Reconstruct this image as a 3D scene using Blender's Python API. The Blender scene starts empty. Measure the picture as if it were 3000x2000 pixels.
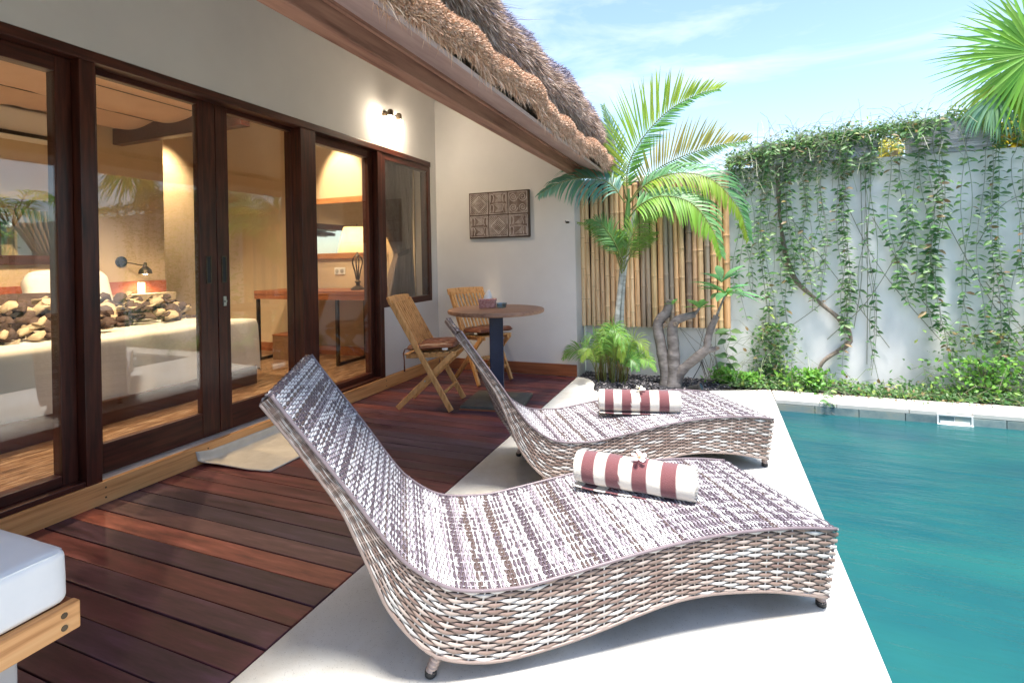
import bpy, math, random
import numpy as np
from mathutils import Vector, Matrix, noise as mnoise
random.seed(7)
RNG = np.random.default_rng(7)
R = math.radians
scene = bpy.context.scene
COL = scene.collection

# ------------------------------------------------------------------ camera
cam_data = bpy.data.cameras.new("camera")
cam = bpy.data.objects.new("camera", cam_data)
COL.objects.link(cam)
cr = Vector((0.92974768, 0.36767656, -0.01957518))
cu = Vector((0.01820347, 0.00719872, 0.99980838))
cf = Vector((-0.36774703, 0.92992587, 0.0))
m = Matrix((cr, cu, -cf)).transposed().to_4x4()
m.translation = Vector((0, 0, 1.15))
cam.matrix_world = m
cam_data.sensor_width = 36
cam_data.lens = 1503.26 / 3000 * 36
cam_data.shift_y = -0.0797
cam_data.clip_start = 0.05
cam_data.clip_end = 500
scene.camera = cam

# ------------------------------------------------------------------ sky and sun
SUN = Vector((0.12, -0.20, 0.97)).normalized()
EXPOSURE = 2.12
world = bpy.data.worlds.new("World")
scene.world = world
world.use_nodes = True
nt = world.node_tree
nt.nodes.clear()
wo = nt.nodes.new("ShaderNodeOutputWorld")
bg = nt.nodes.new("ShaderNodeBackground")
sky = nt.nodes.new("ShaderNodeTexSky")
sky.sky_type = 'NISHITA'
sky.sun_disc = False
sky.sun_elevation = math.asin(SUN.z)
sky.sun_rotation = math.atan2(SUN.x, SUN.y)
sky.air_density = 1.0
sky.dust_density = 0.8
sky.ozone_density = 1.0
tc = nt.nodes.new("ShaderNodeTexCoord")
mp = nt.nodes.new("ShaderNodeMapping")
mp.inputs['Scale'].default_value = (1.2, 2.2, 6.5)
mp.inputs['Rotation'].default_value = (0.12, -0.22, 0.3)
cn = nt.nodes.new("ShaderNodeTexNoise")
cn.inputs['Scale'].default_value = 1.7
cn.inputs['Detail'].default_value = 7
cn.inputs['Roughness'].default_value = 0.58
cn.inputs['Distortion'].default_value = 0.6
crp = nt.nodes.new("ShaderNodeValToRGB")
crp.color_ramp.elements[0].position = 0.47
crp.color_ramp.elements[0].color = (0, 0, 0, 1)
crp.color_ramp.elements[1].position = 0.80
crp.color_ramp.elements[1].color = (0.75, 0.75, 0.75, 1)
cmx = nt.nodes.new("ShaderNodeMix")
cmx.data_type = 'RGBA'
cmx.inputs[7].default_value = (3.9, 4.1, 4.4, 1)
nt.links.new(tc.outputs['Generated'], mp.inputs[0])
nt.links.new(mp.outputs[0], cn.inputs['Vector'])
nt.links.new(cn.outputs[0], crp.inputs[0])
nt.links.new(crp.outputs[0], cmx.inputs[0])
nt.links.new(sky.outputs[0], cmx.inputs[6])
nt.links.new(cmx.outputs[2], bg.inputs[0])
bg.inputs[1].default_value = 0.085
nt.links.new(bg.outputs[0], wo.inputs[0])

sd = bpy.data.lights.new("sun", 'SUN')
sd.energy = 2.35
sd.angle = R(13.0)
sd.color = (1.0, 0.96, 0.90)
so = bpy.data.objects.new("sun", sd)
COL.objects.link(so)
so.rotation_euler = SUN.to_track_quat('Z', 'Y').to_euler()

scene.view_settings.view_transform = 'Standard'
scene.view_settings.look = 'None'
scene.view_settings.exposure = EXPOSURE
scene.view_settings.gamma = 1
scene.view_settings.use_curve_mapping = False
scene.render.engine = 'CYCLES'
scene.cycles.max_bounces = 10
scene.cycles.transparent_max_bounces = 12
scene.cycles.diffuse_bounces = 5
scene.cycles.caustics_reflective = False
scene.cycles.caustics_refractive = False
scene.cycles.sample_clamp_indirect = 6

# ------------------------------------------------------------------ material helpers
def link(nt, a, b): nt.links.new(a, b)

def mat(name, cols, scale=(1, 1, 1), ns=5.0, detail=4, rough=0.6, bump=0.0, bscale=None, coords='Object',
        attr=None, objcol=False, transl=0.0, spec=0.4, metal=0.0, pos=None, rvar=0.0, coat=0.0, bdist=0.01, rough2=None, sheen=0):
    """procedural principled material: colours through a ramp over stretched noise"""
    M = bpy.data.materials.new(name)
    M.use_nodes = True
    t = M.node_tree
    b = t.nodes['Principled BSDF']
    out = t.nodes['Material Output']
    co = t.nodes.new('ShaderNodeTexCoord')
    oi = t.nodes.new('ShaderNodeObjectInfo')
    mul = t.nodes.new('ShaderNodeMath'); mul.operation = 'MULTIPLY'; mul.inputs[1].default_value = 43.0
    link(t, oi.outputs['Random'], mul.inputs[0])
    add = t.nodes.new('ShaderNodeVectorMath'); add.operation = 'ADD'
    link(t, co.outputs[coords], add.inputs[0]); link(t, mul.outputs[0], add.inputs[1])
    mpn = t.nodes.new('ShaderNodeMapping'); mpn.inputs['Scale'].default_value = scale
    link(t, add.outputs[0], mpn.inputs[0])
    n = t.nodes.new('ShaderNodeTexNoise'); n.inputs['Scale'].default_value = ns; n.inputs['Detail'].default_value = detail
    n.inputs['Roughness'].default_value = 0.62
    link(t, mpn.outputs[0], n.inputs['Vector'])
    rp = t.nodes.new('ShaderNodeValToRGB')
    k = len(cols)
    while len(rp.color_ramp.elements) < k: rp.color_ramp.elements.new(0.5)
    for i, c in enumerate(cols):
        e = rp.color_ramp.elements[i]
        e.position = pos[i] if pos else (0.3 + 0.4 * i / max(1, k - 1))
        e.color = (*c, 1)
    link(t, n.outputs[0], rp.inputs[0])
    colour = rp.outputs[0]
    if attr:
        a = t.nodes.new('ShaderNodeAttribute'); a.attribute_name = attr
        mx = t.nodes.new('ShaderNodeMix'); mx.data_type = 'RGBA'; mx.blend_type = 'MULTIPLY'; mx.inputs[0].default_value = 1
        link(t, colour, mx.inputs[6]); link(t, a.outputs['Color'], mx.inputs[7]); colour = mx.outputs[2]
    if objcol:
        mx = t.nodes.new('ShaderNodeMix'); mx.data_type = 'RGBA'; mx.blend_type = 'MULTIPLY'; mx.inputs[0].default_value = 1
        link(t, colour, mx.inputs[6]); link(t, oi.outputs['Color'], mx.inputs[7]); colour = mx.outputs[2]
    if rvar:
        hv = t.nodes.new('ShaderNodeHueSaturation')
        mr = t.nodes.new('ShaderNodeMapRange'); mr.inputs[3].default_value = 1 - rvar; mr.inputs[4].default_value = 1 + rvar
        link(t, oi.outputs['Random'], mr.inputs[0]); link(t, mr.outputs[0], hv.inputs['Value']); link(t, colour, hv.inputs['Color'])
        colour = hv.outputs[0]
    link(t, colour, b.inputs['Base Color'])
    b.inputs['Roughness'].default_value = rough
    if rough2 is not None:
        mr2 = t.nodes.new('ShaderNodeMapRange'); mr2.inputs[3].default_value = rough; mr2.inputs[4].default_value = rough2
        link(t, n.outputs[0], mr2.inputs[0]); link(t, mr2.outputs[0], b.inputs['Roughness'])
    b.inputs['Specular IOR Level'].default_value = spec
    b.inputs['Metallic'].default_value = metal
    b.inputs['Coat Weight'].default_value = coat
    b.inputs['Coat Roughness'].default_value = 0.15
    b.inputs['Sheen Weight'].default_value = sheen
    if bump:
        bn = n
        if bscale:
            bn = t.nodes.new('ShaderNodeTexNoise'); bn.inputs['Scale'].default_value = bscale; bn.inputs['Detail'].default_value = 5
            link(t, mpn.outputs[0], bn.inputs['Vector'])
        bp = t.nodes.new('ShaderNodeBump'); bp.inputs['Strength'].default_value = bump; bp.inputs['Distance'].default_value = bdist
        link(t, bn.outputs[0], bp.inputs['Height']); link(t, bp.outputs[0], b.inputs['Normal'])
    if transl:
        tr = t.nodes.new('ShaderNodeBsdfTranslucent'); link(t, colour, tr.inputs[0])
        ms = t.nodes.new('ShaderNodeMixShader'); ms.inputs[0].default_value = transl
        link(t, b.outputs[0], ms.inputs[1]); link(t, tr.outputs[0], ms.inputs[2]); link(t, ms.outputs[0], out.inputs[0])
    return M

def emis(name, col, s):
    M = bpy.data.materials.new(name); M.use_nodes = True
    b = M.node_tree.nodes['Principled BSDF']
    b.inputs['Base Color'].default_value = (*col, 1)
    b.inputs['Emission Color'].default_value = (*col, 1)
    b.inputs['Emission Strength'].default_value = s
    return M

def glass(name, tint=(0.96, 0.97, 0.96), boost=1.9, rough=0.0):
    M = bpy.data.materials.new(name); M.use_nodes = True
    t = M.node_tree; t.nodes.remove(t.nodes['Principled BSDF'])
    tr = t.nodes.new('ShaderNodeBsdfTransparent'); tr.inputs[0].default_value = (*tint, 1)
    gl = t.nodes.new('ShaderNodeBsdfGlossy'); gl.inputs['Roughness'].default_value = rough
    fr = t.nodes.new('ShaderNodeLayerWeight'); fr.inputs[0].default_value = 0.5   # Schlick, the same from both sides
    pw = t.nodes.new('ShaderNodeMath'); pw.operation = 'POWER'; pw.inputs[1].default_value = 5
    mu = t.nodes.new('ShaderNodeMath'); mu.operation = 'MULTIPLY_ADD'; mu.inputs[1].default_value = 0.8; mu.inputs[2].default_value = 0.048 * boost; mu.use_clamp = True
    ms = t.nodes.new('ShaderNodeMixShader')
    link(t, fr.outputs['Facing'], pw.inputs[0]); link(t, pw.outputs[0], mu.inputs[0]); link(t, mu.outputs[0], ms.inputs[0])
    link(t, tr.outputs[0], ms.inputs[1]); link(t, gl.outputs[0], ms.inputs[2])
    link(t, ms.outputs[0], t.nodes['Material Output'].inputs[0])
    return M

MT = {}
MT['plaster'] = mat('plaster', [(0.61, 0.585, 0.57), (0.68, 0.655, 0.635)], ns=1.3, rough=0.85, bump=0.15, bscale=22, bdist=0.004)
MT['gardenwall'] = mat('painted_garden_wall', [(0.70, 0.67, 0.64), (0.84, 0.81, 0.785), (0.87, 0.845, 0.825)], scale=(1, 1, 0.5), ns=2.2, rough=0.85, bump=0.2, bscale=18, bdist=0.005, pos=[0.28, 0.48, 0.7])
MT['inwall'] = mat('interior_plaster', [(0.54, 0.42, 0.28), (0.60, 0.48, 0.33)], ns=1.2, rough=0.85)
MT['ceil'] = mat('ceiling_board', [(0.55, 0.50, 0.44), (0.62, 0.57, 0.50)], ns=2, rough=0.8)
MT['frame'] = mat('dark_red_hardwood', [(0.022, 0.006, 0.004), (0.060, 0.014, 0.008), (0.095, 0.024, 0.013)], scale=(9, 9, 0.7), ns=5, rough=0.38, bump=0.05, coat=0.08)
MT['frameh'] = mat('dark_red_hardwood_lengthwise', [(0.022, 0.006, 0.004), (0.060, 0.014, 0.008), (0.095, 0.024, 0.013)], scale=(9, 0.7, 9), ns=5, rough=0.38, bump=0.05, coat=0.08)
MT['step'] = mat('orange_timber_board', [(0.52, 0.22, 0.07), (0.76, 0.38, 0.145), (0.82, 0.45, 0.19)], scale=(12, 0.5, 12), ns=4, rough=0.5, bump=0.08)
MT['skirt'] = mat('red_brown_timber_board', [(0.20, 0.06, 0.025), (0.34, 0.12, 0.05)], scale=(0.6, 9, 12), ns=4, rough=0.45, bump=0.08)
MT['beam'] = mat('eave_beam_timber', [(0.17, 0.075, 0.050), (0.33, 0.17, 0.12), (0.42, 0.23, 0.16)], scale=(7, 0.5, 7), ns=4, rough=0.55, bump=0.12)
MT['soffit'] = mat('weathered_soffit_board', [(0.36, 0.25, 0.23), (0.50, 0.38, 0.36)], scale=(3, 0.8, 3), ns=4, rough=0.7, bump=0.1)
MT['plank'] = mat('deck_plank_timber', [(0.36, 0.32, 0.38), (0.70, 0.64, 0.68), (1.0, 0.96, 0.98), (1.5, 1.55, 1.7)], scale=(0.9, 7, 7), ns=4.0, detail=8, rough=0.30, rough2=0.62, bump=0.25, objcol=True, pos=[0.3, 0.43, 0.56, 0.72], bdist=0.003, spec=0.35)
MT['sill'] = mat('streaked_sill_stone', [(0.30, 0.27, 0.27), (0.62, 0.58, 0.58), (0.75, 0.72, 0.71)], scale=(5, 1, 1), ns=9, detail=8, rough=0.35)
MT['infloor'] = mat('streaked_interior_tile', [(0.05, 0.028, 0.016), (0.22, 0.12, 0.065), (0.50, 0.38, 0.28)], scale=(9, 1.3, 1), ns=6, detail=6, rough=0.35)
MT['teak'] = mat('teak', [(0.40, 0.18, 0.055), (0.62, 0.32, 0.115), (0.70, 0.39, 0.16)], scale=(6, 6, 1.2), ns=7, rough=0.45, bump=0.06)
MT['tabletop'] = mat('round_table_timber', [(0.15, 0.07, 0.042), (0.27, 0.145, 0.092), (0.36, 0.21, 0.14)], scale=(1, 8, 4), ns=5, rough=0.45, bump=0.1)
MT['bluesteel'] = mat('dark_blue_painted_steel', [(0.008, 0.014, 0.040), (0.016, 0.026, 0.065)], ns=6, rough=0.3)
MT['slate'] = mat('slate_base_plate', [(0.05, 0.055, 0.05), (0.12, 0.12, 0.10)], ns=8, rough=0.5)
MT['brownleather'] = mat('brown_satin', [(0.10, 0.032, 0.018), (0.19, 0.070, 0.042)], ns=9, rough=0.38, bump=0.15)
MT['whitecloth'] = mat('white_cover_cloth', [(0.80, 0.79, 0.77), (0.86, 0.85, 0.83)], ns=6, rough=0.75, bump=0.12, bscale=60, bdist=0.002)
MT['bedlinen'] = mat('bed_linen', [(0.66, 0.63, 0.58), (0.74, 0.71, 0.66)], ns=2, rough=0.85)
MT['creamcloth'] = mat('cream_cloth', [(0.46, 0.37, 0.26), (0.58, 0.48, 0.35)], ns=12, rough=0.85)
MT['darkcloth'] = mat('dark_brown_cloth', [(0.05, 0.030, 0.028), (0.11, 0.075, 0.07)], ns=12, rough=0.85)
MT['canopy'] = mat('peach_canopy_fabric', [(0.66, 0.46, 0.34), (0.76, 0.55, 0.42)], scale=(1, 1, 1), ns=3, rough=0.9, transl=0.25)
MT['curtain'] = mat('taupe_curtain_fabric', [(0.17, 0.125, 0.105), (0.27, 0.20, 0.17)], scale=(1, 1, 0.2), ns=8, rough=0.85, transl=0.1)
MT['bedplinth'] = mat('bed_plinth_wood', [(0.07, 0.028, 0.018), (0.13, 0.055, 0.032)], scale=(5, .6, 5), ns=4, rough=0.4)
MT['headboard'] = mat('red_brown_headboard', [(0.30, 0.085, 0.05), (0.42, 0.13, 0.08)], scale=(1, 1, 6), ns=4, rough=0.5)
MT['mat_'] = mat('cream_cotton_mat', [(0.60, 0.55, 0.46), (0.70, 0.65, 0.56)], ns=14, rough=0.95, bump=0.3, bscale=240, bdist=0.003)
MT['blackmetal'] = mat('black_metal', [(0.012, 0.011, 0.010), (0.03, 0.027, 0.025)], ns=6, rough=0.35, metal=0.3)
MT['bronze'] = mat('aged_bronze', [(0.05, 0.035, 0.022), (0.12, 0.09, 0.06)], ns=14, rough=0.4, metal=0.6)
MT['steel'] = mat('brushed_steel', [(0.45, 0.44, 0.42), (0.55, 0.54, 0.52)], ns=10, rough=0.3, metal=0.9)
MT['whiteplastic'] = mat('white_plastic', [(0.75, 0.75, 0.73), (0.80, 0.80, 0.78)], ns=5, rough=0.35)
MT['shade'] = mat('linen_lampshade', [(0.80, 0.66, 0.42), (0.85, 0.72, 0.48)], ns=40, rough=0.9, transl=0.6)
MT['mirror'] = mat('mirror_glass', [(0.85, 0.85, 0.85), (0.86, 0.86, 0.86)], rough=0.02, metal=1.0)
MT['mirrorwood'] = mat('orange_mirror_frame', [(0.30, 0.12, 0.04), (0.48, 0.22, 0.08)], scale=(1, 5, 5), ns=5, rough=0.45)
MT['darkback'] = mat('dark_rattan_core', [(0.055, 0.038, 0.030), (0.09, 0.065, 0.05)], ns=20, rough=0.8)
MT['strand'] = mat('synthetic_rattan_strand', [(0.86, 0.86, 0.86), (1.0, 1.0, 1.0)], ns=40, rough=0.36, attr='col', spec=0.45)
MT['straw'] = mat('alang_straw', [(0.8, 0.8, 0.8), (1.0, 1.0, 1.0)], ns=10, rough=0.75, attr='col', spec=0.2)
MT['thatchcore'] = mat('thatch_core', [(0.10, 0.065, 0.045), (0.22, 0.15, 0.11), (0.34, 0.24, 0.18)], scale=(3, 14, 3), ns=8, rough=0.95, bump=0.8, bdist=0.03)
MT['leaf'] = mat('leaf', [(0.8, 0.8, 0.8), (1.0, 1.0, 1.0)], ns=6, rough=0.42, attr='col', transl=0.42, spec=0.4)
MT['stem'] = mat('grey_stem_bark', [(0.16, 0.12, 0.09), (0.30, 0.25, 0.20)], scale=(8, 8, 2), ns=10, rough=0.85, bump=0.4)
MT['frangibark'] = mat('frangipani_bark', [(0.09, 0.078, 0.072), (0.19, 0.168, 0.158), (0.28, 0.255, 0.245)], scale=(1, 1, 2.2), ns=11, detail=7, rough=0.8, bump=0.6, bdist=0.01)
MT['palmbark'] = mat('pale_palm_bark', [(0.20, 0.20, 0.17), (0.38, 0.39, 0.36), (0.50, 0.51, 0.48)], scale=(1, 1, 3), ns=9, rough=0.75, bump=0.3)
MT['bamboo'] = mat('bamboo_culm', [(0.62, 0.55, 0.48), (1.0, 0.95, 0.9), (1.15, 1.1, 1.05)], scale=(9, 9, 0.8), ns=3.5, detail=6, rough=0.42, objcol=True, bump=0.1)
MT['node'] = mat('bamboo_node_ring', [(0.26, 0.16, 0.09), (0.42, 0.28, 0.17)], ns=9, rough=0.6)
MT['soil'] = mat('dark_soil', [(0.035, 0.028, 0.022), (0.08, 0.065, 0.05)], ns=14, rough=0.95, bump=0.7, bdist=0.02)
MT['grass'] = mat('garden_earth', [(0.05, 0.07, 0.03), (0.10, 0.11, 0.06)], ns=3, rough=0.95)
MT['pebble'] = mat('dark_pebble', [(0.7, 0.7, 0.7), (1, 1, 1)], ns=12, rough=0.6, attr='col')
MT['coping'] = mat('cream_coping_stone', [(0.55, 0.52, 0.46), (0.66, 0.63, 0.58)], ns=7, rough=0.75, rvar=0.06, bump=0.15, bscale=70, bdist=0.002)
MT['tile'] = mat('green_grey_pool_stone', [(0.10, 0.17, 0.19), (0.24, 0.30, 0.29), (0.36, 0.34, 0.26)], ns=5, rough=0.4, rvar=0.35, bump=0.2)
MT['poolin'] = mat('turquoise_pool_lining', [(0.015, 0.16, 0.20), (0.03, 0.22, 0.25)], ns=1.2, rough=0.7)
MT['carved'] = mat('limewashed_carved_wood', [(0.09, 0.055, 0.045), (0.20, 0.145, 0.125), (0.32, 0.26, 0.23)], ns=16, detail=7, rough=0.75, bump=0.3)
MT['carvedpale'] = mat('limewashed_carving_ridge', [(0.30, 0.23, 0.20), (0.56, 0.50, 0.47), (0.66, 0.60, 0.57)], ns=18, detail=7, rough=0.75, bump=0.3)
MT['carvedark'] = mat('carved_wood_edge', [(0.05, 0.028, 0.018), (0.10, 0.055, 0.04)], ns=10, rough=0.6)
MT['tissuebox'] = mat('pink_woven_box', [(0.32, 0.10, 0.09), (0.62, 0.36, 0.32)], scale=(1, 1, 1), ns=60, rough=0.7)
MT['blueglass'] = glass('pale_blue_glass', (0.62, 0.74, 0.80), 2.2)
MT['glass'] = glass('window_glass', (0.95, 0.96, 0.94), 1.7)
MT['shingle'] = mat('weathered_grey_shingle', [(0.34, 0.32, 0.36), (0.56, 0.54, 0.60), (0.66, 0.64, 0.70)], scale=(1, 4, 10), ns=6, rough=0.8, rvar=0.12, bump=0.4)
MT['petal'] = mat('flower_petal', [(0.92, 0.92, 0.92), (1, 1, 1)], ns=5, rough=0.5, attr='col', transl=0.25)
MT['bulb'] = emis('lit_bulb', (1.0, 0.80, 0.52), 9)
MT['terrabulb'] = emis('lit_wall_bulb', (1.0, 0.86, 0.66), 90)
MT['basket'] = mat('brown_basket', [(0.12, 0.06, 0.03), (0.22, 0.12, 0.06)], scale=(1, 1, 12), ns=9, rough=0.7)
MT['rubber'] = mat('black_rubber', [(0.012, 0.012, 0.013), (0.03, 0.03, 0.032)], ns=5, rough=0.5)
MT['black_glass'] = mat('dark_lamp_lens', [(0.01, 0.02, 0.04), (0.02, 0.04, 0.07)], rough=0.1)

# washed terrazzo: pale cement with fine dark and tan grains
def concrete():
    M = mat('washed_pale_concrete', [(0.56, 0.545, 0.50), (0.66, 0.645, 0.60), (0.72, 0.71, 0.67)], ns=2.2, detail=7, rough=0.8)
    t = M.node_tree; b = t.nodes['Principled BSDF']
    co = t.nodes.new('ShaderNodeTexCoord')
    base = b.inputs['Base Color'].links[0].from_socket
    sn = t.nodes.new('ShaderNodeTexNoise'); sn.inputs['Scale'].default_value = 1.6; sn.inputs['Detail'].default_value = 6; sn.inputs['Roughness'].default_value = 0.65
    link(t, co.outputs['Object'], sn.inputs['Vector'])
    sr = t.nodes.new('ShaderNodeValToRGB'); sr.color_ramp.elements[0].position = 0.46; sr.color_ramp.elements[0].color = (0, 0, 0, 1); sr.color_ramp.elements[1].position = 0.66; sr.color_ramp.elements[1].color = (0.55, 0.55, 0.55, 1)
    link(t, sn.outputs[0], sr.inputs[0])
    sx = t.nodes.new('ShaderNodeMix'); sx.data_type = 'RGBA'; sx.inputs[7].default_value = (0.44, 0.37, 0.27, 1)
    link(t, sr.outputs[0], sx.inputs[0]); link(t, base, sx.inputs[6]); base = sx.outputs[2]
    for sc, th, c in ((230, 0.17, (0.16, 0.14, 0.12)), (130, 0.10, (0.34, 0.27, 0.17))):
        v = t.nodes.new('ShaderNodeTexVoronoi'); v.inputs['Scale'].default_value = sc
        link(t, co.outputs['Object'], v.inputs['Vector'])
        r = t.nodes.new('ShaderNodeValToRGB'); r.color_ramp.elements[0].position = th; r.color_ramp.elements[0].color = (0.8, 0.8, 0.8, 1)
        r.color_ramp.elements[1].position = th + 0.09; r.color_ramp.elements[1].color = (0, 0, 0, 1)
        link(t, v.outputs['Distance'], r.inputs[0])
        # only part of the grains show
        w = t.nodes.new('ShaderNodeTexNoise'); w.inputs['Scale'].default_value = sc * 0.35
        link(t, co.outputs['Object'], w.inputs['Vector'])
        wr = t.nodes.new('ShaderNodeValToRGB'); wr.color_ramp.elements[0].position = 0.52; wr.color_ramp.elements[1].position = 0.60
        link(t, w.outputs[0], wr.inputs[0])
        mm = t.nodes.new('ShaderNodeMath'); mm.operation = 'MULTIPLY'
        link(t, r.outputs[0], mm.inputs[0]); link(t, wr.outputs[0], mm.inputs[1])
        mx = t.nodes.new('ShaderNodeMix'); mx.data_type = 'RGBA'; mx.inputs[7].default_value = (*c, 1)
        link(t, mm.outputs[0], mx.inputs[0]); link(t, base, mx.inputs[6]); base = mx.outputs[2]
    link(t, base, b.inputs['Base Color'])
    bp = t.nodes.new('ShaderNodeBump'); bp.inputs['Strength'].default_value = 0.25; bp.inputs['Distance'].default_value = 0.002
    nn = t.nodes.new('ShaderNodeTexNoise'); nn.inputs['Scale'].default_value = 160; link(t, co.outputs['Object'], nn.inputs['Vector'])
    link(t, nn.outputs[0], bp.inputs['Height']); link(t, bp.outputs[0], b.inputs['Normal'])
    return M
MT['concrete'] = concrete()

def water():
    M = bpy.data.materials.new('pool_water'); M.use_nodes = True
    t = M.node_tree; t.nodes.remove(t.nodes['Principled BSDF'])
    tr = t.nodes.new('ShaderNodeBsdfTransparent'); tr.inputs[0].default_value = (0.42, 0.74, 0.74, 1)
    gl = t.nodes.new('ShaderNodeBsdfGlossy'); gl.inputs['Roughness'].default_value = 0.25
    fr = t.nodes.new('ShaderNodeFresnel'); fr.inputs[0].default_value = 1.33
    co = t.nodes.new('ShaderNodeTexCoord'); mpn = t.nodes.new('ShaderNodeMapping'); mpn.inputs['Scale'].default_value = (1.2, 4.5, 1)
    mpn.inputs['Rotation'].default_value = (0, 0, 0.5)
    n = t.nodes.new('ShaderNodeTexNoise'); n.inputs['Scale'].default_value = 2.6; n.inputs['Detail'].default_value = 5
    bp = t.nodes.new('ShaderNodeBump'); bp.inputs['Strength'].default_value = 0.32; bp.inputs['Distance'].default_value = 0.05
    link(t, co.outputs['Object'], mpn.inputs[0]); link(t, mpn.outputs[0], n.inputs['Vector']); link(t, n.outputs[0], bp.inputs['Height'])
    link(t, bp.outputs[0], gl.inputs['Normal']); link(t, bp.outputs[0], fr.inputs['Normal'])
    # turbid water scatters part of the light itself
    df = t.nodes.new('ShaderNodeBsdfDiffuse'); df.inputs[0].default_value = (0.020, 0.175, 0.190, 1)
    cn_ = t.nodes.new('ShaderNodeTexNoise'); cn_.inputs['Scale'].default_value = 0.9; cn_.inputs['Detail'].default_value = 4
    m2 = t.nodes.new('ShaderNodeMapping'); m2.inputs['Scale'].default_value = (0.8, 1.7, 1); m2.inputs['Rotation'].default_value = (0, 0, 0.6)
    link(t, co.outputs['Object'], m2.inputs[0]); link(t, m2.outputs[0], cn_.inputs['Vector'])
    cr_ = t.nodes.new('ShaderNodeValToRGB'); cr_.color_ramp.elements[0].position = 0.35; cr_.color_ramp.elements[0].color = (0.007, 0.070, 0.098, 1)
    cr_.color_ramp.elements[1].position = 0.68; cr_.color_ramp.elements[1].color = (0.016, 0.125, 0.122, 1)
    link(t, cn_.outputs[0], cr_.inputs[0]); link(t, cr_.outputs[0], df.inputs[0])
    m0 = t.nodes.new('ShaderNodeMixShader'); m0.inputs[0].default_value = 0.84
    link(t, tr.outputs[0], m0.inputs[1]); link(t, df.outputs[0], m0.inputs[2])
    ms = t.nodes.new('ShaderNodeMixShader')
    link(t, fr.outputs[0], ms.inputs[0]); link(t, m0.outputs[0], ms.inputs[1]); link(t, gl.outputs[0], ms.inputs[2])
    link(t, ms.outputs[0], t.nodes['Material Output'].inputs[0])
    return M
MT['water'] = water()

def towel_mat():
    M = mat('striped_terry', [(0.93, 0.93, 0.93), (1.0, 1.0, 1.0)], ns=90, rough=0.95, attr='col', bump=0.7, bscale=420, bdist=0.004, sheen=0.4)
    return M
MT['towel'] = towel_mat()

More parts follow.
